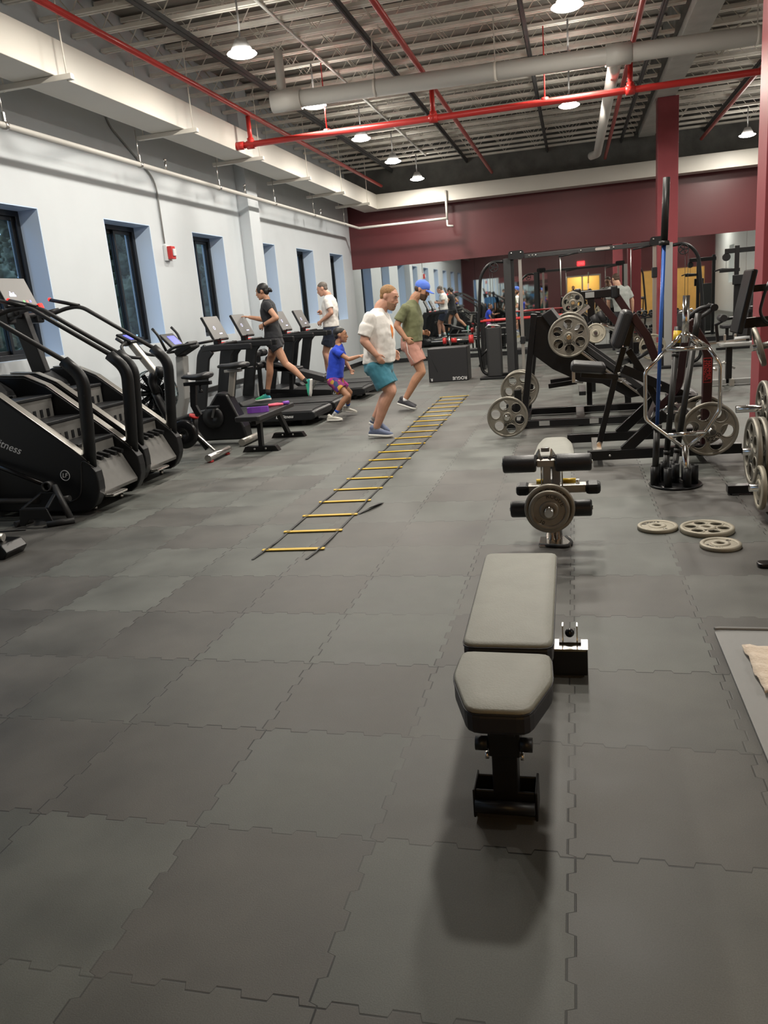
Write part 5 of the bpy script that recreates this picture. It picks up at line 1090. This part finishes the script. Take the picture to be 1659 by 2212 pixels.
class B(M):
    def limb(s, pts, rs, n=12):
        pts = [V(p) for p in pts]
        for i, p in enumerate(pts):
            s.ball(p, rs[i], n, 8)
            if i: s.tube([pts[i - 1], p], 0, n, rs=[rs[i - 1], rs[i]])
        return s
    def ell(s, c, rx, ry, rz, f, l, u, n=16, m=10):
        t = M().ball((0, 0, 0), 1, n, m, (rx, ry, rz)); c = V(c)
        t.v = [c + f * q.x + l * q.y + u * q.z for q in t.v]; return s.add(t.v, t.f, True)
    def loft(s, rings, n=20, p=2.3):
        R = []
        for c, a, b in rings:
            c, a, b = V(c), V(a), V(b); r = []
            for k in range(n):
                t = 2 * PI * k / n; ct, st = math.cos(t), math.sin(t)
                r.append(c + a * (abs(ct) ** (2 / p) * (1 if ct >= 0 else -1)) + b * (abs(st) ** (2 / p) * (1 if st >= 0 else -1)))
            R.append(r)
        return s.rings(R)
    def skin(s, name, m, parent, voxel=.007, sm=4, root=None, disp=0):
        off = wloc(parent) if parent is not None else (root if root is not None else V((0, 0, 0)))
        me = s.mesh('tmp', off); ob = bpy.data.objects.new('tmp', me); COL.objects.link(ob)
        r = ob.modifiers.new('r', 'REMESH'); r.mode = 'VOXEL'; r.voxel_size = voxel; r.use_smooth_shade = True
        k = ob.modifiers.new('k', 'SMOOTH'); k.factor = .5; k.iterations = sm
        if disp:
            tx = bpy.data.textures.new('folds', 'CLOUDS'); tx.noise_scale = .11; tx.noise_depth = 1
            d = ob.modifiers.new('d', 'DISPLACE'); d.texture = tx; d.strength = disp; d.texture_coords = 'GLOBAL'
        bpy.context.view_layer.update(); out = bpy.data.meshes.new_from_object(ob.evaluated_get(bpy.context.evaluated_depsgraph_get()))
        bpy.data.objects.remove(ob); bpy.data.meshes.remove(me); out.name = name
        for pl in out.polygons: pl.use_smooth = True
        out.materials.clear(); return link(name, out, m, parent)
def hand(b, wr, d, nrm, thumb, s=1.0, curl=.5):
    wr, d = V(wr), V(d).normalized(); nrm = V(nrm); nrm = (nrm - d * nrm.dot(d)).normalized(); w_ = d.cross(nrm).normalized() * thumb   # w_ points to the thumb side
    b.loft([(wr - d * .01, w_ * .026 * s, nrm * .019 * s), (wr + d * .03 * s, w_ * .035 * s, nrm * .017 * s), (wr + d * .07 * s, w_ * .041 * s, nrm * .015 * s), (wr + d * .092 * s, w_ * .038 * s, nrm * .012 * s)], 14)
    for k, (o, L) in enumerate(((.031, .068), (.0105, .078), (-.0105, .072), (-.031, .056))):
        p = wr + d * (.088 - .006 * abs(k - 1.2)) * s + w_ * o * s; a = curl * (1 + .12 * k); pts = [p]; dd = d
        for fr, m in ((.45, .7), (.32, 1.7), (.23, 2.4)):
            ang = a * m; dd = (d * math.cos(ang) + nrm * math.sin(ang)); p = p + dd * L * fr * s; pts.append(p)
        b.limb(pts, [.0095 * s, .009 * s, .0085 * s, .0075 * s], 8)
    p = wr + d * .022 * s + w_ * .030 * s; d1 = (d * .65 + w_ * .62 + nrm * .35).normalized(); d2 = (d * .9 + w_ * .15 + nrm * .45).normalized()
    b.limb([p, p + d1 * .035 * s, p + d1 * .035 * s + d2 * .03 * s, p + d1 * .035 * s + d2 * .052 * s], [.014 * s, .0115 * s, .0105 * s, .009 * s], 8)
def head(b, c, f, u, s=1.0, male=True):
    c, f = V(c), V(f).normalized(); u = V(u); u = (u - f * u.dot(f)).normalized(); l = u.cross(f)
    b.ell(c + u * .030 * s - f * .010 * s, .099 * s, .077 * s, .088 * s, f, l, u, 20, 12)
    b.loft([(c + u * .06 * s + f * .035 * s, f * .055 * s, l * .062 * s), (c + u * .02 * s + f * .030 * s, f * .062 * s, l * .066 * s), (c - u * .03 * s + f * .028 * s, f * .060 * s, l * .063 * s), (c - u * .075 * s + f * .030 * s, f * .056 * s, l * .052 * s), (c - u * .105 * s + f * .042 * s, f * .040 * s, l * .034 * s), (c - u * .118 * s + f * .048 * s, f * .022 * s, l * .02 * s)], 18, 2.2)
    b.ell(c - u * .102 * s + f * .078 * s, .018 * s, .022 * s, .016 * s, f, l, u, 10, 6)               # chin
    b.limb([c + u * .022 * s + f * .080 * s + l * .040 * s, c + u * .024 * s + f * .086 * s + l * .022 * s, c + u * .027 * s + f * .090 * s, c + u * .024 * s + f * .086 * s - l * .022 * s, c + u * .022 * s + f * .080 * s - l * .040 * s], [.010 * s, .0115 * s, .011 * s, .0115 * s, .010 * s], 8)   # brow
    b.limb([c + u * .018 * s + f * .091 * s, c - u * .012 * s + f * .104 * s, c - u * .032 * s + f * .113 * s], [.0075 * s, .010 * s, .0125 * s], 8)                          # nose
    for q in (-1, 1):
        b.ball(c - u * .036 * s + f * .100 * s + l * .011 * q * s, .008 * s, 8, 6)
        b.ell(c - u * .025 * s + f * .062 * s + l * .042 * q * s, .022 * s, .016 * s, .022 * s, f, l, u, 10, 6)  # cheeks
        b.ell(c - u * .004 * s - f * .012 * s + l * .079 * q * s, .020 * s, .009 * s, .032 * s, (f * .95 + u * .2).normalized(), l, (u * .95 - f * .2).normalized(), 10, 8)  # ears
    b.limb([c - u * .062 * s + f * .093 * s + l * .018 * s, c - u * .060 * s + f * .098 * s, c - u * .062 * s + f * .093 * s - l * .018 * s], [.006 * s, .008 * s, .006 * s], 8)
    b.limb([c - u * .072 * s + f * .091 * s + l * .015 * s, c - u * .073 * s + f * .096 * s, c - u * .072 * s + f * .091 * s - l * .015 * s], [.006 * s, .008 * s, .006 * s], 8)
    return c, f, u, l
def shoe(parent, heel, toe, up, m, sole, s=1.0, lat=None):
    heel, toe, up = V(heel), V(toe), V(up); d = (toe - heel); L = d.length; d.normalize(); up = (up - d * up.dot(d)).normalized(); w_ = d.cross(up)
    b = B(); prof = ((-.02, .026, .05, .03), (.06, .036, .062, .058), (.25, .038, .06, .085), (.40, .038, .05, .075), (.60, .045, .04, .056), (.80, .046, .03, .042), (.95, .034, .022, .028), (1.0, .016, .016, .016))
    b.loft([(heel + d * t * L + up * (.022 * s + hh * .5 * s), w_ * hw * s, up * (hh * .5 + .004) * s) for t, hw, _, hh in prof], 16, 2.6)
    b.limb([heel + d * .16 * L + up * .06 * s, heel + d * .14 * L + up * .10 * s], [.036 * s, .038 * s])
    o = b.skin('shoe', m, parent, .006, 3)
    q = B(); q.loft([(heel + d * t * L + up * (.015 + (.006 if t > .9 else 0)) * s, w_ * (hw + .005) * s, up * .017 * s) for t, hw, _, hh in prof], 16, 3.5); q.build('sole', sole, o)
    # laces
    for k in range(4): p = heel + d * (.42 + .07 * k) * L + up * (.098 - .011 * k) * s; M().tube([p - w_ * .02 * s, p + up * .004 * s, p + w_ * .02 * s], .0025 * s, 5).build('lace', 'sole_white', o)
    return o
def person(label, root, P,  skin='skin_fair', shirt='tee_white', shorts='shorts_teal', hair='hair_sandy', shoes=('shoe_blue', 'sole_white'), sock='sock_grey', s=1.0, vox=.008, beard=None, extra=None, hs=1.0, face=True, hairshape='short', long=False):
    b = B(); Y = P['Y']; root = V(root)
    def q(p):
        return V(p) if len(p) == 3 else V((p[0], Y, p[1]))
    bk = P.get('bulk', 1.0); nr = P.get('neckr', .062)
    lat = V(P.get('lat', (0, 1, 0))); fw = V(P.get('fwd', (1, 0, 0)))
    c, f, u, l = head(b, q(P['head']), P['hf'], P['hu'], hs)
    nk = q(P['neck']); b.limb([c - u * .07 * hs - f * .025 * hs, (c + nk) / 2 - f * .03 * hs - u * .045 * hs, nk - V((0, 0, .03 * s))], [nr * hs, nr * hs, (nr + .008) * hs])
    T = P['torso']; b.loft([(q(r[0]), lat * r[1] * .90, fw * r[2] * .88) for r in T], 20)
    for a in P['arms']:
        sh, el, wr, tip = (q(x) for x in a[:4])
        mid = (el * .7 + wr * .3)
        b.limb([sh, (sh + el) / 2, el, mid, wr], [.058 * s * bk, .050 * s * bk, .043 * s * bk, .043 * s * bk, .029 * s * bk])
        hand(b, wr, tip - wr, a[4], a[5], s * .95, a[6] if len(a) > 6 else .5)
    for g_ in P['legs']:
        hp, kn, an, heel, toe, up = (q(x) if i < 5 else V(x) for i, x in enumerate(g_[:6]))
        back = (an - kn).cross(lat); back = -back.normalized() if back.dot(fw) > 0 else back.normalized()
        cf = kn * .66 + an * .34 + back * .016 * s
        b.limb([hp, (hp + kn) / 2, kn, cf, an * .85 + kn * .15, an], [.094 * s * bk, .080 * s * bk, .060 * s * bk, .062 * s * bk, .044 * s * bk, .039 * s * bk])
    body = b.skin('person', skin, None, vox, 4, root); body.location = root; tag(body, label, 'person')
    # shirt
    t = B(); t.loft([(q(r[0]), lat * r[1], fw * r[2]) for r in T], 24)
    for a, se, sr in zip(P['arms'], P['sleeves'], P.get('sr', (.072, .072))):
        sh, se = q(a[0]), q(se); t.limb([sh, sh * .5 + se * .5], [.072 * s, .070 * s]); dd = (se - sh).normalized(); t.tube([sh * .6 + se * .4, se], sr * s, 14)
    so = t.skin('shirt', shirt, body, vox * 1.15, 5, disp=.020)
    # shorts / trousers
    t = B(); w0 = P['waist']; t.loft([(q(r[0]), lat * r[1], fw * r[2]) for r in w0], 22)
    for g_, hm in zip(P['legs'], P['hems']):
        hp, hm_, r = q(g_[0]), q(hm[0]), hm[1]; t.ball(hp, r * 1.03 * s, 16, 10)
        t.tube([hp + V((0, 0, .02)), hp * .5 + hm_ * .5, hm_], r * s, 16, rs=[r * 1.02 * s, r * s, r * 1.04 * s])
    st = t.skin('shorts', shorts, body, vox * 1.15, 4, disp=.018)
    for g_ in P['legs']:
        hp, kn, an, heel, toe, up = (q(x) if i < 5 else V(x) for i, x in enumerate(g_[:6]))
        shoe(body, heel, toe, up, shoes[0], shoes[1], s)
        dd = (kn - an).normalized(); k = B(); k.limb([an - dd * .05 * s, an + dd * P.get('sockh', .03)], [.040 * s, .0415 * s]); k.build('sock', sock, body)
        if P.get('sockband'): M().tube([an + dd * .02, an + dd * .07], .0435 * s, 14).build('sock_band', 'sock_blue', body)
    # hair
    h = B()
    if hairshape == 'short': h.ell(c + u * .044 * hs - f * .020 * hs, .098 * hs, .080 * hs, .082 * hs, f, l, u, 20, 12); h.ell(c - f * .058 * hs - u * .005 * hs, .045 * hs, .068 * hs, .06 * hs, f, l, u)
    elif hairshape == 'bun':
        h.ell(c + u * .042 * hs - f * .022 * hs, .101 * hs, .084 * hs, .088 * hs, f, l, u, 20, 12); h.ell(c - f * .066 * hs - u * .005 * hs, .048 * hs, .070 * hs, .07 * hs, f, l, u)
        h.limb([c - f * .10 * hs, c - f * .128 * hs - u * .008, c - f * .15 * hs - u * .03], [.028, .036, .02])
        for k in (-1, 1): h.ell(c + f * .03 * hs + l * .07 * k * hs + u * .03 * hs, .03, .012, .05, f, l, u)
    elif hairshape == 'under_cap': h.ell(c - f * .045 * hs - u * .0 * hs, .062 * hs, .078 * hs, .055 * hs, f, l, u)
    h.skin('hair', hair, body, .007, 3, disp=.006)
    if beard:
        k = B(); k.loft([(c - u * .045 * hs + f * .040 * hs, f * .058 * hs, l * .064 * hs), (c - u * .078 * hs + f * .042 * hs, f * .058 * hs, l * .056 * hs), (c - u * .11 * hs + f * .052 * hs, f * .048 * hs, l * .042 * hs), (c - u * .132 * hs + f * .058 * hs, f * .03 * hs, l * .024 * hs)], 16)
        k.limb([c - u * .052 * hs + f * .094 * hs + l * .025 * hs, c - u * .05 * hs + f * .101 * hs, c - u * .052 * hs + f * .094 * hs - l * .025 * hs], [.006, .007, .006], 8)
        k.skin('beard', beard, body, .006, 3)
    if face:
        for k in (-1, 1):
            e = M().ball(c + u * .008 * hs + f * .080 * hs + l * .030 * k * hs, .0088 * hs, 10, 8).build('eye', 'eye_white', body); M().ball(c + u * .008 * hs + f * .0858 * hs + l * .030 * k * hs, .0042 * hs, 8, 6).build('pupil', 'eye_dark', e)
            M().tube([c + u * .030 * hs + f * .096 * hs + l * .016 * k * hs, c + u * .034 * hs + f * .094 * hs + l * .032 * k * hs, c + u * .028 * hs + f * .084 * hs + l * .046 * k * hs], .004 * hs, 6).build('eyebrow', hair, body)
        M().tube([c - u * .066 * hs + f * .101 * hs + l * .018 * hs, c - u * .067 * hs + f * .105 * hs, c - u * .066 * hs + f * .101 * hs - l * .018 * hs], .0045 * hs, 6).build('lips', 'lip', body)
    return body, (c, f, u, l), so
def cap(body, fr, m='cap_blue', hs=1.0):
    c, f, u, l = fr; k = B(); k.ell(c + u * .052 * hs - f * .008 * hs, .107 * hs, .086 * hs, .082 * hs, f, l, u, 24, 14)
    cp = k.build('cap', m, body); v = M(); R = []
    for i in range(7):
        t = i / 6; wd = .080 * math.sqrt(max(.02, 1 - (t * .93) ** 2.2)); p = c + f * (.075 + .105 * t) * hs + u * (.030 - .020 * t) * hs
        R.append([p - l * wd * hs - u * .022 * hs * (wd / .08), p - l * wd * .5 * hs, p + u * .004, p + l * wd * .5 * hs, p + l * wd * hs - u * .022 * hs * (wd / .08), p + l * wd * .5 * hs - u * .006, p - u * .003, p - l * wd * .5 * hs - u * .006])
    v.rings(R).build('visor', m, cp); M().ball(c + u * .135 * hs - f * .008 * hs, .008, 8, 6).build('cap_button', m, cp)
UP = (0, 0, 1)
# 1: man in white tee and teal shorts
Y = 9.2
P = dict(Y=Y, bulk=1.14, neckr=.072, head=(-2.075, 1.628), hf=(.92, -.22, -.32), hu=(.33, 0, .95), neck=(-2.20, 1.49),
         torso=[((-2.20, 1.515), .07, .065), ((-2.225, 1.475), .13, .095), ((-2.235, 1.425), .205, .135), ((-2.23, 1.33), .222, .165), ((-2.225, 1.22), .218, .175), ((-2.235, 1.08), .212, .182), ((-2.25, .97), .21, .19), ((-2.262, .885), .208, .192)],
         arms=[((-2.28, Y - .215, 1.415), (-2.35, Y - .275, 1.16), (-2.225, Y - .255, .995), (-2.15, Y - .235, .87), (-.15, 1, 0), 1, .4), ((-2.25, Y + .215, 1.415), (-2.27, Y + .275, 1.15), (-2.13, Y + .24, 1.0), (-2.06, Y + .22, .88), (-.15, -1, 0), -1, .4)],
         sleeves=[(-2.352, Y - .262, 1.215), (-2.27, Y + .262, 1.21)], sr=(.080, .080),
         waist=[((-2.265, .97), .18, .16), ((-2.268, .88), .195, .172), ((-2.272, .80), .19, .17), ((-2.27, .745), .15, .14)],
         legs=[((-2.275, Y - .10, .84), (-2.125, Y - .11, .545), (-2.335, Y - .10, .135), (-2.432, Y - .10, .028), (-2.135, Y - .115, .006), (.12, 0, 1)), ((-2.275, Y + .10, .84), (-2.16, Y + .09, .545), (-2.385, Y + .09, .235), (-2.475, Y + .09, .15), (-2.24, Y + .10, .012), (.5, 0, 1))],
         hems=[((-2.165, Y - .112, .615), .128), ((-2.19, Y + .10, .61), .122)], sockh=.075)
b, fr, so = person('man in a white tee with an orange print and teal shorts, stepping beside the ladder', (-2.28, Y, 0), P, beard='beard_sandy', hs=1.07)
pr_ = M(); pts = [(0, .085), (.022, .055), (.038, .03), (.030, -.02), (.032, -.055), (0, -.10), (-.022, -.06), (-.026, -.01), (-.018, .04)]
pr_.add([(-2.03 - .35 * max(0, -x), Y - .075 + x * 1.1, 1.25 + z) for x, z in pts] , [tuple(range(len(pts)))]); o = pr_.build('shirt_print', 'print_orange', b)
bmx = bmesh.new(); bmx.from_mesh(o.data); bmesh.ops.triangulate(bmx, faces=bmx.faces[:]); bmesh.ops.subdivide_edges(bmx, edges=bmx.edges[:], cuts=4, use_grid_fill=True); bmx.to_mesh(o.data); bmx.free()
sw = o.modifiers.new('w', 'SHRINKWRAP'); sw.target = so; sw.offset = .003; sw.wrap_mode = 'ABOVE_SURFACE'
# 2: man in olive tee, blue cap, pink shorts
Y = 11.5
P = dict(Y=Y, bulk=1.06, neckr=.064, head=(-2.105, 1.712), hf=(.90, -.10, -.40), hu=(.40, 0, .9), neck=(-2.245, 1.56),
         torso=[((-2.25, 1.59), .062, .06), ((-2.27, 1.55), .12, .085), ((-2.285, 1.495), .185, .12), ((-2.28, 1.40), .20, .145), ((-2.27, 1.29), .192, .15), ((-2.285, 1.16), .18, .145), ((-2.30, 1.06), .18, .15), ((-2.31, .995), .182, .155)],
         arms=[((-2.33, Y - .195, 1.475), (-2.465, Y - .235, 1.245), (-2.345, Y - .225, 1.055), (-2.24, Y - .20, .955), (-.1, 1, 0), 1, .45), ((-2.29, Y + .195, 1.475), (-2.33, Y + .25, 1.22), (-2.165, Y + .22, 1.10), (-2.07, Y + .20, 1.09), (0, -1, -.3), -1, .7)],
         sleeves=[(-2.435, Y - .222, 1.31), (-2.315, Y + .235, 1.30)], sr=(.073, .070),
         waist=[((-2.315, 1.07), .165, .14), ((-2.32, .98), .178, .155), ((-2.322, .90), .172, .15), ((-2.32, .86), .13, .12)],
         legs=[((-2.325, Y - .09, .95), (-2.175, Y - .10, .56), (-2.45, Y - .09, .18), (-2.575, Y - .09, .105), (-2.305, Y - .10, .008), (.35, 0, 1)), ((-2.325, Y + .09, .95), (-2.21, Y + .09, .555), (-2.47, Y + .08, .19), (-2.60, Y + .08, .08), (-2.33, Y + .09, .01), (.25, 0, 1))],
         hems=[((-2.215, Y - .10, .70), .112), ((-2.24, Y + .095, .70), .11)], sockh=.01)
b, fr, so = person('man in an olive tee, blue cap and pink shorts, walking behind the man in white', (-2.33, Y, 0), P, skin='skin_tan', shirt='tee_olive', shorts='shorts_pink', hair='hair_brown', shoes=('shoe_dark', 'sole_white'), sock='sock_white', beard='beard_brown', hairshape='under_cap', hs=1.05); cap(b, fr, hs=1.05)
M().tube([(-2.345, Y - .208, 1.0), (-2.33, Y - .225, .85), (-2.25, Y - .215, .70)], .004, 6).build('shorts_piping', 'sole_white', b)
# 3: boy
Y = 10.9
P = dict(Y=Y, neckr=.046, head=(-3.205, 1.19), hf=(.96, .25, -.05), hu=UP, neck=(-3.24, 1.06),
         torso=[((-3.235, 1.07), .05, .048), ((-3.25, 1.04), .09, .065), ((-3.27, .995), .135, .092), ((-3.285, .92), .145, .105), ((-3.305, .82), .142, .112), ((-3.33, .70), .14, .118), ((-3.348, .595), .145, .125)],
         arms=[((-3.265, Y - .135, .985), (-3.07, Y - .16, .855), (-2.93, Y - .12, .885), (-2.84, Y - .10, .905), (0, .4, -1), -1, .3), ((-3.265, Y + .135, .985), (-3.21, Y + .165, .79), (-3.135, Y + .11, .69), (-3.10, Y + .08, .62), (.4, -1, 0), -1, .5)],
         sleeves=[(-3.165, Y - .15, .915), (-3.235, Y + .155, .87)], sr=(.075, .072),
         waist=[((-3.345, .66), .115, .10), ((-3.35, .58), .128, .118), ((-3.352, .52), .12, .11), ((-3.35, .48), .09, .08)],
         legs=[((-3.35, Y - .075, .555), (-3.135, Y - .14, .345), (-3.335, Y - .19, .115), (-3.46, Y - .20, .012), (-3.235, Y - .20, .006), (0, 0, 1)), ((-3.35, Y + .075, .555), (-3.20, Y + .18, .36), (-3.30, Y + .36, .15), (-3.40, Y + .38, .06), (-3.18, Y + .40, .02), (.15, 0, 1))],
         hems=[((-3.225, Y - .115, .43), .125), ((-3.26, Y + .13, .43), .12)], sockh=.09, sockband=True)
person('boy in a bright blue tee and colourful shorts crouching beside the treadmills, one arm out', (-3.34, Y, 0), P, skin='skin_brown', shirt='tee_blue', shorts='shorts_print', hair='hair_black', shoes=('shoe_white', 'sole_white'), sock='sock_white', s=.72, vox=.007, hs=.90)
# 4: woman running
Y = 11.78
P = dict(Y=Y, fwd=(-1, 0, 0), neckr=.048, head=(-4.645, 1.905), hf=(-.97, -.05, -.18), hu=(-.12, 0, 1), neck=(-4.585, 1.765),
         torso=[((-4.585, 1.785), .052, .052), ((-4.578, 1.75), .10, .075), ((-4.575, 1.70), .158, .10), ((-4.578, 1.62), .162, .12), ((-4.575, 1.53), .15, .125), ((-4.562, 1.42), .136, .108), ((-4.552, 1.31), .148, .118), ((-4.545, 1.20), .168, .138)],
         arms=[((-4.535, Y - .165, 1.69), (-4.378, Y - .22, 1.495), (-4.61, Y - .21, 1.41), (-4.71, Y - .19, 1.365), (0, 1, -.2), 1, .8), ((-4.60, Y + .165, 1.69), (-4.755, Y + .20, 1.485), (-4.965, Y + .15, 1.54), (-5.08, Y + .12, 1.572), (-.3, 0, -1), -1, .2)],
         sleeves=[(-4.475, Y - .182, 1.615), (-4.655, Y + .178, 1.61)], sr=(.066, .064),
         waist=[((-4.55, 1.30), .135, .108), ((-4.545, 1.20), .162, .13), ((-4.535, 1.12), .172, .142), ((-4.53, 1.07), .14, .12)],
         legs=[((-4.545, Y + .085, 1.13), (-4.69, Y + .08, .84), (-4.775, Y + .07, .375), (-4.745, Y + .07, .24), (-5.00, Y + .06, .222), (0, 0, 1)), ((-4.52, Y - .085, 1.13), (-4.365, Y - .08, .79), (-4.075, Y - .08, .515), (-3.965, Y - .08, .53), (-4.005, Y - .08, .265), (-1, 0, .15))],
         hems=[((-4.60, Y + .085, 1.02), .108), ((-4.46, Y - .085, 1.02), .108)], sockh=.03)
b, fr, so = person('woman in black tee and shorts running on the treadmill, dark hair tied back', (-4.55, Y, 0), P, skin='skin_tan', shirt='tee_black', shorts='shorts_black', hair='hair_black', shoes=('shoe_green', 'sole_white'), sock='sock_black', s=.93, hairshape='bun', hs=.95)
M().tube([(-4.585, Y - .21, 1.418), (-4.60, Y - .21, 1.413)], .032, 14).build('wrist_watch', 'watch', b)
# 5: man in white on the farthest treadmill
Y = 14.62
P = dict(Y=Y, fwd=(-1, 0, 0), head=(-4.565, 1.94), hf=(-.93, -.1, -.32), hu=(-.33, 0, .95), neck=(-4.45, 1.80),
         torso=[((-4.45, 1.825), .06, .06), ((-4.445, 1.785), .12, .085), ((-4.445, 1.735), .185, .115), ((-4.455, 1.64), .2, .142), ((-4.455, 1.53), .192, .145), ((-4.46, 1.40), .178, .138), ((-4.465, 1.24), .182, .145)],
         arms=[((-4.43, Y - .195, 1.72), (-4.36, Y - .245, 1.495), (-4.585, Y - .20, 1.36), (-4.68, Y - .18, 1.31), (0, 1, -.2), 1, .9), ((-4.46, Y + .195, 1.72), (-4.42, Y + .24, 1.48), (-4.66, Y + .19, 1.50), (-4.74, Y + .17, 1.55), (0, -1, -.2), -1, .9)],
         sleeves=[(-4.385, Y - .222, 1.575), (-4.435, Y + .222, 1.57)], sr=(.076, .074),
         waist=[((-4.465, 1.30), .165, .135), ((-4.465, 1.20), .178, .15), ((-4.465, 1.12), .172, .145), ((-4.465, 1.08), .13, .12)],
         legs=[((-4.47, Y - .09, 1.12), (-4.60, Y - .09, .77), (-4.50, Y - .09, .42), (-4.43, Y - .09, .30), (-4.68, Y - .09, .24), (-.1, 0, 1)), ((-4.47, Y + .09, 1.12), (-4.66, Y + .09, .775), (-4.645, Y + .09, .37), (-4.58, Y + .09, .235), (-4.86, Y + .09, .222), (0, 0, 1))],
         hems=[((-4.555, Y - .09, .90), .115), ((-4.585, Y + .09, .90), .115)], sockh=.04)
person('grey haired man in a white tee and navy shorts on the farthest treadmill', (-4.47, Y, 0), P, skin='skin_fair', shirt='tee_white', shorts='shorts_navy', hair='hair_grey', shoes=('shoe_dark', 'sole_white'), sock='sock_white', vox=.010)
# upright figures: the man at the mirror, and those behind the camera that only the mirror shows
def standing(label, x, y, az, H, skin, shirt, shorts, hair, hem=.52, lean=0.0, armf=None, beard=None, capm=None, nod=-.05, vox=.012, hairshape='short'):
    f = V((math.cos(az), math.sin(az), 0)); r = V((math.sin(az), -math.cos(az), 0)); k = H / 1.78; side = V((1, 0, 0)) * lean
    def p(a, z, q=0.0): return tuple(V((x, y, z * k)) + f * a * k + r * q * k + side * (z * k / 1.5) ** 2)
    arms = armf(p) if armf else [(p(-.02, 1.44, .2), p(-.04, 1.16, .25), p(.05, .92, .26), p(.08, .80, .25), tuple(-r), -1, .4), (p(-.02, 1.44, -.2), p(-.04, 1.16, -.25), p(.05, .92, -.26), p(.08, .80, -.25), tuple(r), 1, .4)]
    se = [tuple(V(a[0]) * .22 + V(a[1]) * .78) for a in arms]
    P = dict(Y=y, fwd=tuple(f), lat=tuple(r), head=p(.02, 1.665), hf=tuple(f + V((0, 0, nod))), hu=tuple(V((0, 0, 1)) - f * nod), neck=p(-.03, 1.51),
             torso=[(p(-.03, 1.54), .062 * k, .06 * k), (p(-.03, 1.5), .12 * k, .085 * k), (p(-.03, 1.45), .19 * k, .115 * k), (p(-.02, 1.35), .2 * k, .135 * k), (p(-.01, 1.22), .19 * k, .14 * k), (p(0, 1.08), .178 * k, .138 * k), (p(0, .95), .182 * k, .145 * k)],
             arms=arms, sleeves=se, sr=(.076, .076), waist=[(p(0, 1.0), .165 * k, .132 * k), (p(0, .92), .178 * k, .145 * k), (p(0, .84), .172 * k, .14 * k), (p(0, .80), .13 * k, .11 * k)],
             legs=[(p(0, .86, q), p(.02, .50, q * 1.05), p(-.02, .13, q * 1.1), p(-.08, .012, q * 1.1), p(.19, .008, q * 1.2), UP) for q in (.095, -.095)],
             hems=[(p(.015, hem, q * 1.05), .112 if hem > .3 else .085) for q in (.095, -.095)], sockh=.05)
    b, fr, so = person(label, (x, y, 0), P, skin, shirt, shorts, hair, ('shoe_dark', 'sole_white'), 'sock_grey', k, vox, beard, face=True, hs=k, hairshape=hairshape)
    if capm: cap(b, fr, capm, k)
    return b
standing('man in a pale grey tee bending over equipment at the mirror, back to the room', 1.15, 19.3, PI * .62, 1.80, 'skin_light', 'tee_grey', 'shorts_black', 'hair_brown', .55, lean=-.16, nod=-.4,
         armf=lambda p: [(p(.0, 1.44, .2), p(.0, 1.18, .27), p(.06, .96, .27), p(.1, .84, .27), (-1, 0, 0), -1, .4), (p(.0, 1.44, -.2), p(.1, 1.2, -.25), p(.25, 1.0, -.2), p(.32, .92, -.18), (1, 0, 0), 1, .4)])
standing('bearded man in a sky blue tee standing behind the camera, seen only in the mirror', -4.25, .3, PI * .5, 1.82, 'skin_tan', 'tee_sky', 'pants_dark', 'hair_black', .12, beard='hair_black')
standing('man in grey tee, grey cap and green shorts, seen only in the mirror', -1.75, -.25, PI * .85, 1.84, 'skin_fair', 'tee_grey', 'shorts_green', 'hair_brown', .50, capm='tee_grey', hairshape='under_cap')
standing('man holding up a phone in the doorway, seen only in the mirror', .0, -.50, PI * .5, 1.74, 'skin_fair', 'tee_grey', 'pants_dark', 'hair_brown', .12, beard='beard_brown',
         armf=lambda p: [(p(-.02, 1.44, .2), p(.10, 1.20, .27), p(.33, 1.44, .12), p(.38, 1.54, .08), (0, 0, 1), -1, .5), (p(-.02, 1.44, -.2), p(.10, 1.20, -.27), p(.33, 1.44, -.12), p(.38, 1.54, -.08), (0, 0, 1), 1, .5)])
t = tag(M().bx(-.037, .037, -.105, -.097, 1.455, 1.60).build('phone', 'black_gloss', None, .003), 'dark phone held up before the man in the doorway, seen in the mirror', 'phone')
